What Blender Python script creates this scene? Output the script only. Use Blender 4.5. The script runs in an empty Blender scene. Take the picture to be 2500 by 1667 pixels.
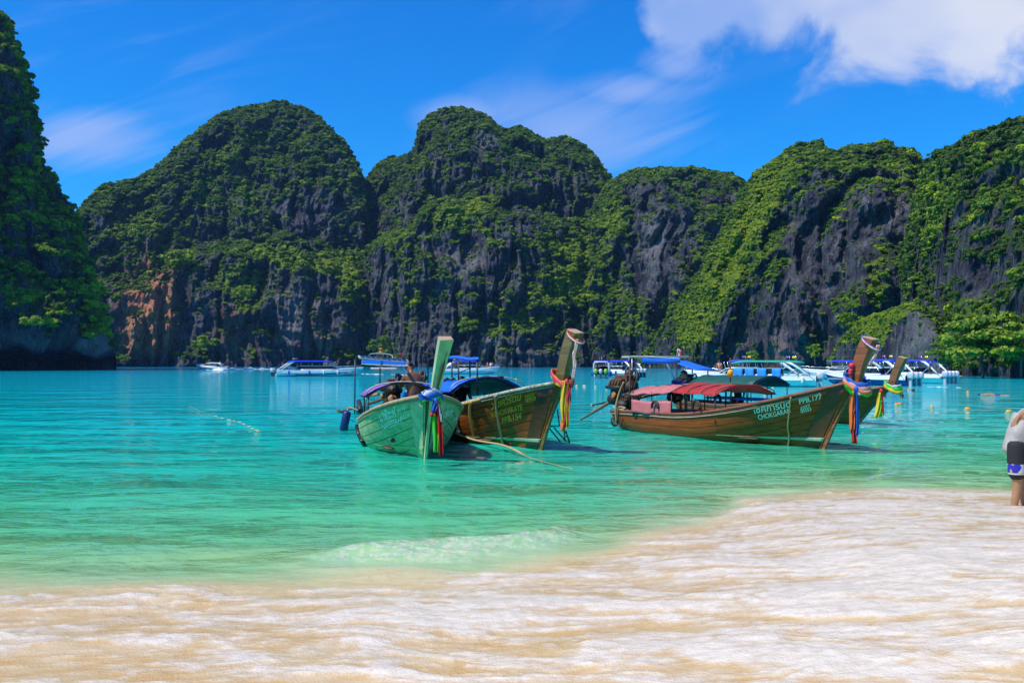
import bpy, bmesh, math, random
import numpy as np
from mathutils import Vector, Matrix

random.seed(11)
R = math.radians
SC = bpy.context.scene
COL = SC.collection
D = bpy.data

# ------------------------------------------------------------------ camera
F, CX, HY, CAMH = 2400.0, 1250.0, 885.0, 2.0          # focal length in photo pixels, principal column, horizon row, eye height
PITCH = math.atan((HY - 833.5) / F)
cd = D.cameras.new('camera'); cam = D.objects.new('camera', cd); COL.objects.link(cam)
cam.location = (0, 0, CAMH); cam.rotation_euler = (R(90) + PITCH, 0, 0)
cd.sensor_width = 36.0; cd.lens = 36.0 * F / 2500.0; cd.clip_start = 0.1; cd.clip_end = 20000
SC.camera = cam

# ------------------------------------------------------------------ light
SUN = Vector((-0.48, -0.24, 0.845)).normalized()
sl = D.lights.new('sun', 'SUN'); sl.energy = 5.0; sl.angle = R(0.53); sl.color = (1.0, 0.95, 0.86)
so = D.objects.new('sun', sl); COL.objects.link(so)
so.rotation_euler = SUN.to_track_quat('Z', 'Y').to_euler(); so.location = (0, 0, 300)

class NT:
    """small wrapper for building node trees"""
    def __init__(s, tree): s.t = tree; tree.nodes.clear()
    def n(s, kind, **kw):
        o = s.t.nodes.new(kind)
        for k, v in kw.items():
            if k.startswith('i_'):
                key = k[2:]; key = int(key) if key.isdigit() else key.replace('_', ' ')
                s.put(o.inputs[key], v)
            else: setattr(o, k, v)
        return o
    def put(s, sock, v):
        if isinstance(v, bpy.types.NodeSocket): s.t.links.new(v, sock)
        elif isinstance(v, bpy.types.Node): s.t.links.new(v.outputs[0], sock)
        else:
            if hasattr(v, '__len__') and len(v) == 3 and sock.type == 'RGBA': v = (*v, 1)
            sock.default_value = v
    def m(s, op, a, b=0.0, c=0.0, clamp=False):
        o = s.t.nodes.new('ShaderNodeMath'); o.operation = op; o.use_clamp = clamp
        s.put(o.inputs[0], a); s.put(o.inputs[1], b); s.put(o.inputs[2], c); return o.outputs[0]
    def vm(s, op, a, b=(0, 0, 0)):
        o = s.t.nodes.new('ShaderNodeVectorMath'); o.operation = op
        s.put(o.inputs[0], a); s.put(o.inputs[1], b); return o.outputs[0]
    def ss(s, x, lo, hi, a=0.0, b=1.0):
        o = s.t.nodes.new('ShaderNodeMapRange'); o.interpolation_type = 'SMOOTHSTEP'
        s.put(o.inputs[0], x); s.put(o.inputs[1], lo); s.put(o.inputs[2], hi); s.put(o.inputs[3], a); s.put(o.inputs[4], b)
        return o.outputs[0]
    def mix(s, f, a, b, mode='MIX'):
        o = s.t.nodes.new('ShaderNodeMix'); o.data_type = 'RGBA'; o.blend_type = mode
        s.put(o.inputs[0], f); s.put(o.inputs[6], a); s.put(o.inputs[7], b); return o.outputs[2]
    def noise(s, vec, scale, detail=4.0, rough=0.55, dist=0.0):
        o = s.t.nodes.new('ShaderNodeTexNoise')
        s.put(o.inputs['Vector'], vec); s.put(o.inputs['Scale'], scale); s.put(o.inputs['Detail'], detail)
        s.put(o.inputs['Roughness'], rough); s.put(o.inputs['Distortion'], dist); return o.outputs['Fac']
    def scl(s, vec, v):
        o = s.t.nodes.new('ShaderNodeVectorMath'); o.operation = 'MULTIPLY'
        s.put(o.inputs[0], vec); o.inputs[1].default_value = v; return o.outputs[0]
    def attr(s, name, typ='GEOMETRY', out='Fac'):
        o = s.t.nodes.new('ShaderNodeAttribute'); o.attribute_name = name; o.attribute_type = typ; return o.outputs[out]

# ------------------------------------------------------------------ sky
W = D.worlds.new('World'); SC.world = W; W.use_nodes = True
w = NT(W.node_tree)
sky = w.n('ShaderNodeTexSky', sky_type='NISHITA', sun_disc=False)
sky.sun_elevation = math.asin(SUN.z); sky.sun_rotation = math.atan2(SUN.x, SUN.y)
sky.air_density = 1.0; sky.dust_density = 0.4; sky.ozone_density = 2.5
hs = w.n('ShaderNodeHueSaturation', i_Hue=0.5, i_Saturation=1.42, i_Value=1.0, i_Color=sky.outputs[0])
skc = w.mix(1.0, hs.outputs[0], (0.13, 1.22, 1.84), 'MULTIPLY')
tc = w.n('ShaderNodeTexCoord').outputs['Generated']
sep = w.n('ShaderNodeSeparateXYZ', i_0=tc)
X, Y, Z = sep.outputs
rad = w.m('SQRT', w.m('ADD', w.m('MULTIPLY', X, X), w.m('MULTIPLY', Y, Y)))
el = w.m('DIVIDE', Z, w.m('MAXIMUM', rad, 0.02))              # tangent of elevation
azi = w.m('ARCTAN2', X, Y)                                     # bearing from straight ahead
cv = w.n('ShaderNodeCombineXYZ', i_0=azi, i_1=el).outputs[0]
def blob(a, e, ra, re):
    u = w.m('DIVIDE', w.m('SUBTRACT', azi, a), ra); v = w.m('DIVIDE', w.m('SUBTRACT', el, e), re)
    return w.m('SUBTRACT', 1.0, w.m('SQRT', w.m('ADD', w.m('MULTIPLY', u, u), w.m('MULTIPLY', v, v))))
def umax(l):
    o = l[0]
    for q in l[1:]: o = w.m('MAXIMUM', o, q)
    return o
# cumulus banks round the whole horizon circle; the one ahead to the right is the photo's
banks = umax([blob(0.36, 0.385, 0.21, 0.125), blob(0.185, 0.36, 0.07, 0.055), blob(0.50, 0.33, 0.13, 0.085), blob(0.42, 0.5, 0.3, 0.12), blob(1.25, 0.50, 0.34, 0.16), blob(2.3, 0.34, 0.30, 0.14),
              blob(-2.2, 0.42, 0.36, 0.17), blob(-1.25, 0.55, 0.26, 0.13), blob(3.0, 0.6, 0.3, 0.16)])
n1 = w.noise(cv, 8.0, 9.0, 0.60, 0.35)
n2 = w.noise(w.scl(cv, (1.0, 1.6, 1.0)), 3.2, 4.0, 0.5)
cum = w.m('ADD', banks, w.m('MULTIPLY', w.m('SUBTRACT', n1, 0.5), 2.1))
cumd = w.ss(cum, 0.02, 0.46)
cumd = w.m('MULTIPLY', cumd, w.ss(n2, 0.22, 0.52, 0.62, 1.0))
# thin streaks of high cloud
st = w.scl(w.n('ShaderNodeMapping', i_0=cv, i_2=(0, 0, R(-22))).outputs[0], (1.5, 8.0, 1.0))
n3 = w.noise(st, 2.2, 6.0, 0.6, 0.9)
n4 = w.noise(cv, 1.9, 2.0, 0.5)
wis = w.m('MULTIPLY', w.ss(n3, 0.46, 0.74), w.ss(n4, 0.38, 0.62))
lowb = umax([blob(-0.415, 0.212, 0.085, 0.040), blob(0.06, 0.235, 0.17, 0.07), blob(-0.05, 0.25, 0.07, 0.03), blob(0.12, 0.275, 0.09, 0.030), blob(0.165, 0.30, 0.05, 0.03), blob(-0.9, 0.2, 0.2, 0.07), blob(0.75, 0.22, 0.22, 0.07), blob(-1.7, 0.25, 0.25, 0.08), blob(1.8, 0.2, 0.3, 0.07)])
low = w.m('MULTIPLY', w.ss(w.m('ADD', lowb, w.m('MULTIPLY', w.m('SUBTRACT', n3, 0.5), 1.5)), 0.0, 1.0), 0.60)
thin = w.m('ADD', w.m('MULTIPLY', wis, 0.17), low, clamp=True)
c1 = w.mix(thin, skc, (4.2, 5.4, 9.2))
shade = w.noise(cv, 5.0, 3.0, 0.5, 0.4)
ccol = w.mix(w.ss(shade, 0.36, 0.60), (3.2, 4.7, 8.6), (8.0, 8.2, 9.0))
c2 = w.mix(w.m('MULTIPLY', cumd, 0.94), c1, ccol)
bg = w.n('ShaderNodeBackground', i_Color=c2, i_Strength=0.092)
out = w.n('ShaderNodeOutputWorld', i_Surface=bg)

SC.view_settings.view_transform = 'Standard'; SC.view_settings.look = 'None'
SC.view_settings.exposure = 0.18; SC.view_settings.gamma = 1.0; SC.view_settings.use_curve_mapping = False
SC.render.engine = 'CYCLES'
SC.cycles.max_bounces = 6; SC.cycles.diffuse_bounces = 3; SC.cycles.glossy_bounces = 3; SC.cycles.transmission_bounces = 4
SC.cycles.transparent_max_bounces = 6; SC.cycles.caustics_reflective = False; SC.cycles.caustics_refractive = False
SC.cycles.use_denoising = True; SC.cycles.sample_clamp_indirect = 6

# ------------------------------------------------------------------ helpers
def c(r, g, b):
    f = lambda v: (v / 255 / 12.92) if v / 255 <= 0.04045 else ((v / 255 + 0.055) / 1.055) ** 2.4
    return (f(r), f(g), f(b))
def ray(px, py):
    """direction of a photo pixel, scaled so that y = 1"""
    v = Vector((px - CX, F * math.cos(PITCH) - (833.5 - py) * math.sin(PITCH), F * math.sin(PITCH) + (833.5 - py) * math.cos(PITCH)))
    return v / v.y
def at(px, py, dist): return Vector((0, 0, CAMH)) + ray(px, py) * dist
def on_level(px, py, z=0.0):
    r = ray(px, py); return Vector((0, 0, CAMH)) + r * ((z - CAMH) / r.z)
def proj(P):
    """world points (n,3) -> photo pixels"""
    cp, sp = math.cos(PITCH), math.sin(PITCH)
    z = P[..., 2] - CAMH; d = P[..., 1] * cp + z * sp
    return CX + F * P[..., 0] / d, 833.5 - F * (-P[..., 1] * sp + z * cp) / d

_rs = np.random.RandomState(5)
_P = _rs.permutation(256); _P = np.concatenate([_P, _P, _P]).astype(np.int32)
_G = _rs.normal(size=(256, 3)); _G /= np.linalg.norm(_G, axis=1)[:, None]; _G = _G.astype(np.float32)
def pn(x, y, z):
    x, y, z = np.broadcast_arrays(np.asarray(x, np.float32), np.asarray(y, np.float32), np.asarray(z, np.float32))
    xi, yi, zi = np.floor(x), np.floor(y), np.floor(z)
    fx, fy, fz = x - xi, y - yi, z - zi
    xi, yi, zi = (a.astype(np.int32) & 255 for a in (xi, yi, zi))
    u, v, s = (t * t * t * (t * (t * 6 - 15) + 10) for t in (fx, fy, fz))
    def g(i, j, k):
        h = _P[_P[_P[xi + i] + yi + j] + zi + k]; q = _G[h]
        return q[..., 0] * (fx - i) + q[..., 1] * (fy - j) + q[..., 2] * (fz - k)
    l = lambda a, b, t: a + (b - a) * t
    return 1.5 * l(l(l(g(0,0,0), g(1,0,0), u), l(g(0,1,0), g(1,1,0), u), v), l(l(g(0,0,1), g(1,0,1), u), l(g(0,1,1), g(1,1,1), u), v), s)
def fbm(x, y, z=0.0, o=4, gain=0.5):
    a, t, f, n = 1.0, 0.0, 1.0, 0.0
    for k in range(o):
        t = t + a * pn(x * f + 17.3 * k, y * f + 5.1 * k, z * f + 9.7 * k); n += a; a *= gain; f *= 2.03
    return t / n
def ridged(x, y, z=0.0, o=3, gain=0.5):
    a, t, f, n = 1.0, 0.0, 1.0, 0.0
    for k in range(o):
        t = t + a * (1 - 2 * np.abs(pn(x * f + 7.3 * k, y * f + 3.1 * k, z * f + 1.7 * k))); n += a; a *= gain; f *= 2.1
    return t / n
def sstep(x, a, b):
    t = np.clip((x - a) / (b - a), 0, 1); return t * t * (3 - 2 * t)

def np_mesh(name, V, quads, mat=None, attrs=None, smooth=True):
    me = D.meshes.new(name); V = np.ascontiguousarray(V, np.float32).reshape(-1, 3); quads = np.ascontiguousarray(quads, np.int32)
    nf, k = quads.shape
    me.vertices.add(len(V)); me.vertices.foreach_set('co', V.ravel())
    me.loops.add(nf * k); me.loops.foreach_set('vertex_index', quads.ravel())
    me.polygons.add(nf); me.polygons.foreach_set('loop_start', np.arange(0, nf * k, k, dtype=np.int32))
    me.polygons.foreach_set('use_smooth', np.full(nf, smooth))
    for n, a in (attrs or {}).items():
        a = np.asarray(a, np.float32)
        if a.ndim == 1: me.attributes.new(n, 'FLOAT', 'POINT').data.foreach_set('value', a)
        else: me.attributes.new(n, 'FLOAT_COLOR', 'POINT').data.foreach_set('color', np.concatenate([a, np.ones((len(a), 1), np.float32)], 1).ravel())
    me.update(calc_edges=True)
    if mat: me.materials.append(mat)
    return me
def grid_quads(nr, nc):
    i = np.arange(nr * nc).reshape(nr, nc)
    return np.stack([i[:-1, :-1], i[:-1, 1:], i[1:, 1:], i[1:, :-1]], -1).reshape(-1, 4)
def link(name, me, parent=None):
    o = D.objects.new(name, me); COL.objects.link(o)
    if parent: o.parent = parent
    return o
def tag(o, label=None, cat=None, group=None, kind=None):
    if label: o['label'] = label
    if cat: o['category'] = cat
    if group: o['group'] = group
    if kind: o['kind'] = kind
    return o

# ------------------------------------------------------------------ materials
MATS = {}
def mat(name, col, rough=0.6, var=0.25, scale=6.0, stretch=(1, 1, 1), bump=0.0, bscale=40.0, metal=0.0, trans=0.0, col2=None, spec=0.5, coat=0.0):
    """principled material whose colour wanders with object-space noise"""
    if name in MATS: return MATS[name]
    m = D.materials.new(name); m.use_nodes = True; t = NT(m.node_tree)
    co = t.n('ShaderNodeTexCoord').outputs['Object']; v = t.scl(co, stretch)
    nz = t.noise(v, scale, 5.0, 0.6)
    k2 = col2 or tuple(x * (1 - var) for x in col)
    b = t.mix(t.ss(nz, 0.32, 0.68), k2, col)
    p = t.n('ShaderNodeBsdfPrincipled', i_Base_Color=b, i_Roughness=t.ss(nz, 0.2, 0.8, max(rough - 0.08, 0.02), min(rough + 0.1, 1)), i_Metallic=metal)
    p.inputs['Specular IOR Level'].default_value = spec
    if coat: p.inputs['Coat Weight'].default_value = coat; p.inputs['Coat Roughness'].default_value = 0.15
    if bump:
        bn = t.n('ShaderNodeBump', i_Strength=bump, i_Distance=0.02, i_Height=t.noise(v, bscale, 4.0)); t.put(p.inputs['Normal'], bn)
    sh = p.outputs[0]
    if trans:
        tr = t.n('ShaderNodeBsdfTranslucent', i_Color=b); sh = t.n('ShaderNodeMixShader', i_0=trans, i_1=sh, i_2=tr).outputs[0]
    t.n('ShaderNodeOutputMaterial', i_Surface=sh)
    MATS[name] = m; return m

def rock_material():
    m = D.materials.new('limestone'); m.use_nodes = True; t = NT(m.node_tree)
    pos = t.n('ShaderNodeNewGeometry').outputs['Position']
    st = t.scl(pos, (1, 1, 0.13))
    a = t.noise(st, 0.16, 7.0, 0.62, 0.3); b = t.noise(pos, 0.06, 5.0, 0.6); d = t.noise(st, 0.9, 4.0, 0.6)
    base = t.mix(t.ss(a, 0.36, 0.66), (0.032, 0.035, 0.056), (0.108, 0.112, 0.132))
    base = t.mix(t.m('MULTIPLY', t.ss(d, 0.55, 0.78), t.ss(b, 0.42, 0.62)), base, (0.22, 0.20, 0.19))
    base = t.mix(t.ss(d, 0.46, 0.30, 0.0, 0.65), base, (0.014, 0.015, 0.024))
    e = t.noise(t.scl(pos, (1, 1, 0.22)), 1.5, 6.0, 0.72, 0.4); e2 = t.noise(t.scl(pos, (1, 1, .6)), 0.55, 6.0, 0.7)
    base = t.mix(1.0, base, t.mix(t.ss(e, 0.36, 0.62), (0.40, 0.40, 0.46), (1.55, 1.50, 1.42)), 'MULTIPLY')
    base = t.mix(1.0, base, t.mix(t.ss(e2, 0.36, 0.62), (0.55, 0.56, 0.62), (1.35, 1.33, 1.28)), 'MULTIPLY')
    stain = t.m('MULTIPLY', t.attr('stain'), t.ss(t.m('ADD', t.m('MULTIPLY', a, 0.6), t.m('MULTIPLY', d, 0.5)), 0.26, 0.48))
    base = t.mix(stain, base, t.mix(t.ss(e, 0.35, 0.65), (0.32, 0.085, 0.036), (0.72, 0.34, 0.20)))
    base = t.mix(t.m('MULTIPLY', t.attr('pale'), t.ss(a, 0.35, 0.6)), base, (0.27, 0.25, 0.24))
    g = t.noise(pos, 0.45, 5.0, 0.65)
    veg = t.m('MULTIPLY', t.ss(t.m('ADD', t.attr('veg'), t.m('MULTIPLY', t.m('SUBTRACT', g, 0.5), 1.5)), 0.45, 0.75), 0.92)
    lit = t.attr('lush')
    gc = t.mix(t.ss(t.m('ADD', g, t.m('MULTIPLY', lit, 0.5)), 0.4, 0.95), (0.03, 0.065, 0.010), (0.17, 0.24, 0.012))
    base = t.mix(veg, base, gc)
    h = t.m('ADD', t.m('MULTIPLY', a, 1.0), t.m('ADD', t.m('MULTIPLY', d, 0.5), t.m('MULTIPLY', t.noise(pos, 1.6, 4.0, 0.65), 0.35)))
    bn = t.n('ShaderNodeBump', i_Strength=1.0, i_Distance=2.2, i_Height=h)
    bn = t.n('ShaderNodeBump', i_Strength=0.9, i_Distance=1.1, i_Height=t.m('ADD', e, t.m('MULTIPLY', e2, 1.4)), i_Normal=bn)
    p = t.n('ShaderNodeBsdfPrincipled', i_Base_Color=base, i_Roughness=0.92, i_Normal=bn); p.inputs['Specular IOR Level'].default_value = 0.2
    t.n('ShaderNodeOutputMaterial', i_Surface=p); return m
ROCK = rock_material()

def leaf_material(name, inst):
    m = D.materials.new(name); m.use_nodes = True; t = NT(m.node_tree)
    typ = 'INSTANCER' if inst else 'GEOMETRY'
    tint = t.attr('tint', typ); pos = t.n('ShaderNodeNewGeometry').outputs['Position']
    nz = t.noise(pos, 1.3, 2.0)
    f = t.m('ADD', tint, t.m('MULTIPLY', t.m('SUBTRACT', nz, 0.5), 0.55), clamp=True)
    r = t.n('ShaderNodeValToRGB', i_Fac=f); e = r.color_ramp.elements
    e[0].position = 0.0; e[0].color = (0.042, 0.090, 0.016, 1); e[1].position = 1.0; e[1].color = (0.34, 0.42, 0.012, 1)
    q = e.new(0.35); q.color = (0.085, 0.17, 0.016, 1); q = e.new(0.65); q.color = (0.20, 0.30, 0.015, 1)
    d = t.n('ShaderNodeBsdfPrincipled', i_Base_Color=r.outputs[0], i_Roughness=0.6); d.inputs['Specular IOR Level'].default_value = 0.25
    tr = t.n('ShaderNodeBsdfTranslucent', i_Color=r.outputs[0])
    t.n('ShaderNodeOutputMaterial', i_Surface=t.n('ShaderNodeMixShader', i_0=0.28, i_1=d.outputs[0], i_2=tr.outputs[0])); return m
LEAF_I = leaf_material('hill_leaves', True)
LEAF = leaf_material('tree_leaves', False)

def haze():
    bm = bmesh.new(); bmesh.ops.create_cube(bm, size=1.0); me = D.meshes.new('haze'); bm.to_mesh(me); bm.free()
    o = D.objects.new('haze', me); COL.objects.link(o); o.scale = (15000, 9400, 425); o.location = (0, 4500, 206.5)
    m = D.materials.new('haze'); m.use_nodes = True; t = NT(m.node_tree); v = t.n('ShaderNodeVolumePrincipled', i_Density=0.00009); v.inputs['Color'].default_value = (.25, .5, 1, 1); v.inputs['Anisotropy'].default_value = .2
    q = t.n('ShaderNodeOutputMaterial'); t.t.links.new(v.outputs[0], q.inputs['Volume']); me.materials.append(m); tag(o, kind='stuff')
HAZE = haze

# ------------------------------------------------------------------ the sea: one sheet, part of it the white surf running up the sand
XS = [-30, -12, -4.6, -2.6, -1.0, -0.4, 1.0, 1.8, 2.6, 3.4, 5.0, 7.0, 12.0, 30]
YS = [7.0, 8.1, 9.1, 9.3, 9.7, 9.8, 10.9, 12.1, 12.9, 14.7, 15.7, 15.6, 15.1, 14.0]
def shore_y(x): return np.interp(x, XS, YS)
WD = np.array([-1.6, -0.7, -0.1, 0.6, 1.4, 2.6, 5.0, 9.0, 15.0, 26.0, 60.0, 140.0, 300.0, 900.0])
WC = np.array([c(226, 198, 146), c(205, 186, 138), c(166, 182, 130), c(126, 168, 110), c(108, 166, 112), c(88, 168, 112), c(66, 166, 118), c(40, 166, 132), c(16, 172, 152), c(0, 174, 170), c(0, 174, 184), c(0, 166, 190), c(0, 134, 174), c(0, 90, 140)], np.float32)
def water_colour(d): return np.stack([np.interp(d, WD, WC[:, k]) for k in range(3)], -1)
def sea_level(x, y):
    """mean water level: flat at sea, climbing the beach inside the surf"""
    return 0.055 * np.maximum(shore_y(x) - y, 0) ** 1.0

def sea_material():
    m = D.materials.new('sea_water'); m.use_nodes = True; t = NT(m.node_tree)
    pos = t.n('ShaderNodeNewGeometry').outputs['Position']
    wc = t.attr('wcol', out='Color'); foam = t.attr('foam'); sh = t.attr('shore')
    big = t.noise(t.scl(pos, (0.10, 0.22, 1)), 1.0, 3.0, 0.5)
    wc = t.mix(t.ss(big, 0.35, 0.65, 0.0, 0.18), wc, t.mix(1.0, wc, (0.62, 0.80, 0.84), 'MULTIPLY'))
    # churned sand in the surf
    sn = t.noise(t.scl(pos, (1.0, 1.7, 1)), 2.6, 5.0, 0.6, 0.5)
    gold = t.mix(t.ss(sn, 0.35, 0.68), (0.53, 0.335, 0.125), (0.59, 0.44, 0.25))
    wc = t.mix(t.ss(t.m('ADD', sh, t.m('MULTIPLY', t.m('SUBTRACT', sn, 0.5), 1.6)), -0.2, -1.7), wc, gold)
    # foam
    fn = t.noise(t.scl(pos, (1, 1.3, 1)), 11.0, 5.0, 0.62, 0.3)
    ff = t.noise(pos, 60.0, 3.0, 0.6)
    fm = t.ss(t.m('ADD', foam, t.m('ADD', t.m('MULTIPLY', t.m('SUBTRACT', fn, 0.5), 0.45), t.m('MULTIPLY', t.m('SUBTRACT', ff, 0.5), 0.30))), 0.08, 0.92)
    dv = t.vm('ADD', pos, t.scl(t.n('ShaderNodeTexNoise', i_Vector=pos, i_Scale=2.2, i_Detail=4.0).outputs['Color'], (.55, .40, .0)))
    lace = t.m('MAXIMUM', t.ss(t.n('ShaderNodeTexVoronoi', i_Vector=t.scl(dv, (1, 1.5, 0)), i_Scale=4.6, feature='DISTANCE_TO_EDGE').outputs[0], 0.16, 0.0), t.m('MULTIPLY', t.ss(t.n('ShaderNodeTexVoronoi', i_Vector=t.scl(dv, (1, 1.3, 0)), i_Scale=13.0, feature='DISTANCE_TO_EDGE').outputs[0], 0.20, 0.0), .8))
    lace = t.m('MULTIPLY', t.m('MULTIPLY', lace, t.ss(foam, 0.02, 0.40)), t.ss(fn, 0.30, 0.62, .25, 1.0))
    fm = t.m('MAXIMUM', fm, t.m('MULTIPLY', lace, 0.66))
    cells = t.n('ShaderNodeTexVoronoi', i_Vector=pos, i_Scale=55.0, feature='F1').outputs['Distance']
    white = t.mix(t.ss(fn, 0.3, 0.6), (0.56, 0.465, 0.36), (0.67, 0.585, 0.48))
    base = t.mix(fm, wc, white)
    # fine ripples
    r1 = t.noise(t.scl(pos, (1.0, 1.7, 1)), 2.1, 4.0, 0.55, 0.3)
    r2 = t.noise(t.scl(pos, (1.0, 1.6, 1)), 0.45, 3.0, 0.5)
    rip = t.m('ADD', t.m('MULTIPLY', t.noise(t.scl(pos, (1.0, 2.0, 1)), 0.13, 2.0, 0.5), 0.75), t.m('ADD', t.m('MULTIPLY', r1, 0.10), t.m('MULTIPLY', r2, 0.40)))
    calm = t.ss(sh, -0.8, 1.2)
    b1 = t.n('ShaderNodeBump', i_Strength=t.m('MULTIPLY', calm, 0.75), i_Distance=1.0, i_Height=rip)
    surf = t.m('SUBTRACT', 1.0, calm)
    bub = t.m('ADD', t.m('MULTIPLY', fn, 0.010), t.m('ADD', t.m('MULTIPLY', ff, 0.003), t.m('MULTIPLY', cells, 0.004)))
    b2 = t.n('ShaderNodeBump', i_Strength=t.m('MULTIPLY', surf, 0.8), i_Distance=1.0, i_Height=bub, i_Normal=b1)
    ro = t.m('ADD', t.m('MULTIPLY', surf, 0.03), t.m('ADD', 0.045, t.m('MULTIPLY', fm, 0.16)))
    p = t.n('ShaderNodeBsdfPrincipled', i_Base_Color=base, i_Roughness=ro, i_Normal=b2, i_IOR=1.33); p.inputs['Specular IOR Level'].default_value = 0.34
    t.n('ShaderNodeOutputMaterial', i_Surface=p); return m
SEA = sea_material()

def build_sea():
    nr, nc = 620, 860
    inv = np.linspace(1 / 2.6, 1 / 48.0, nr) ; yy = 1 / inv
    rr = np.linspace(-0.74, 0.74, nc)
    y = np.repeat(yy[:, None], nc, 1); x = rr[None, :] * y
    # a gentle cross wobble keeps rows from lying straight
    sh = y - shore_y(x) + 0.6 * fbm(x / 1.5, y / 1.0, 3.1, 5)
    ins = sstep(-sh, -0.5, 0.8)                       # inside the surf
    base = 0.055 * np.maximum(-sh, 0)
    fade = sstep(1 / y, 1 / 48.0, 1 / 36.0)
    wx = x + 0.35 * pn(x / 2.5, y / 2.5, 0.3); wy = y + 0.35 * pn(x / 2.5, y / 2.5, 7.7)
    sea = 0.032 * fbm(wx / 1.5, wy / 0.95, 0.2, 3, 0.45) + 0.035 * pn(wx / 4.8 + 0.15 * y, wy / 2.1, 1.7) + 0.012 * fbm(wx / 0.40, wy / 0.26, 4.2, 2)
    # a small wave about to break
    d2 = sh - 0.95 - 0.25 * pn(x / 1.2, 0.0, 5.0); env = sstep(x, -2.6, -1.4) * (1 - sstep(x, 0.2, 1.3))
    wave = 0.11 * env * np.exp(-(d2 / np.where(d2 > 0, 0.16, 0.42)) ** 2)
    # froth: windows of sandy water between sheets of foam, all swept along the slope
    u = x + 0.50 * fbm(x / 1.2, y / 1.2, 8.8, 3); v = y + 0.20 * np.maximum(x, -1) + 0.34 * fbm(x / 1.3, y / 1.0, 4.4, 3)
    n_p = fbm(u / 0.62, v / 0.27, 2.2, 4, 0.55); n_q = fbm(u / 0.22, v / 0.12, 5.2, 4, 0.55); n_w = fbm(u / 2.6, v / 1.2, 9.2, 3)
    n_s = ridged(u / 0.70, v / 0.17, 6.1, 4, 0.6); n_l = fbm(x / 0.30, y / 0.22, 7.4, 3); n_c = fbm(x / 0.07, y / 0.06, 3.3, 3, 0.6)
    cover = np.interp(x / y, [-0.55, -0.3, -0.05, 0.2, 0.55], [-0.62, -0.46, -0.20, -0.16, -0.18]) + 0.14 * sstep(-sh, 0.6, 3.2) - 0.60 * (1 - sstep(-sh, 0.2, 1.5))
    field = 1.35 * n_p + 0.75 * n_q + 0.9 * n_w + 0.22 * n_s + cover
    foam = sstep(field, -0.62, 0.50)
    foam = np.maximum(foam, 0.60 * sstep(n_s, 0.35, 0.90) * sstep(field, -0.9, -0.1)) * ins
    crest = env * np.exp(-((d2 + 0.30) / 0.45) ** 2)
    specks = sstep(ridged(x / 0.12, y / 0.10, 3.9, 3), 0.35, 0.8)
    foam = np.maximum(foam, 0.45 * crest * (0.15 + specks))
    froth = ins * (0.045 * n_w + 0.009 * n_p + 0.009 * foam + foam * (0.020 * np.clip(n_l + 0.15, 0, 1) + 0.007 * n_q + 0.002 * n_c) + 0.006 * n_s * (1 - foam))
    z = base + fade * ((1 - ins) * (sea + wave) + froth)
    wcol = water_colour(sh.ravel() + 0.5 * fbm(x / 3.0, y / 1.2, 9.9, 3).ravel() * np.clip(sh.ravel(), 0, 2))
    pale = (crest * 0.40).ravel()[:, None]; wcol = wcol * (1 - pale) + np.array(c(160, 196, 150)) * pale
    V = np.stack([x, y, z], -1).reshape(-1, 3); Q = grid_quads(nr, nc)
    inside = (sh.ravel()[Q].mean(1) < -0.05)
    def part(name, sel):
        q = Q[sel]; used = np.unique(q); remap = np.full(len(V), -1); remap[used] = np.arange(len(used))
        return link(name, np_mesh(name, V[used], remap[q], SEA, {'wcol': wcol[used], 'foam': foam.ravel()[used], 'shore': sh.ravel()[used]}))
    tag(part('surf_foam', inside), 'white foam and churned golden sand of surf washing up the beach', kind='stuff')
    sea_o = part('sea', ~inside)
    # the open water beyond, and to the sides
    fy = 1 / np.linspace(1 / 48.0, 1 / 9000.0, 90); fr = np.linspace(-0.74, 0.74, 120)
    y2 = np.repeat(fy[:, None], 120, 1); x2 = fr[None, :] * y2; s2 = y2 - shore_y(x2)
    me = np_mesh('open_sea', np.stack([x2, y2, 0 * x2], -1), grid_quads(90, 120), SEA, {'wcol': water_colour((s2 + 12 * fbm(x2 / 60, y2 / 25, 0.5, 3) * np.clip(s2 / 60, 0, 1)).ravel()), 'foam': 0 * s2.ravel(), 'shore': s2.ravel()})
    far = link('sea', me)
    for o in (sea_o, far): tag(o, kind='structure')
    tag(sea_o, 'shallow green turquoise water round the longtail boats'); tag(far, 'deeper blue water of the bay out to the cliffs')
    # dry sand behind the photographer
    gx, gy = np.meshgrid(np.linspace(-60, 60, 61), np.linspace(-70, 2.75, 50))
    gz = 0.055 * (shore_y(gx) - gy) - 0.03 + 0.04 * fbm(gx / 2, gy / 2, 0, 3)
    tag(link('beach', np_mesh('beach', np.stack([gx, gy, gz], -1), grid_quads(50, 61), mat('sand', (0.55, 0.43, 0.27), 0.9, 0.15, 3.0, bump=0.3))), kind='structure')
build_sea()
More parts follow.
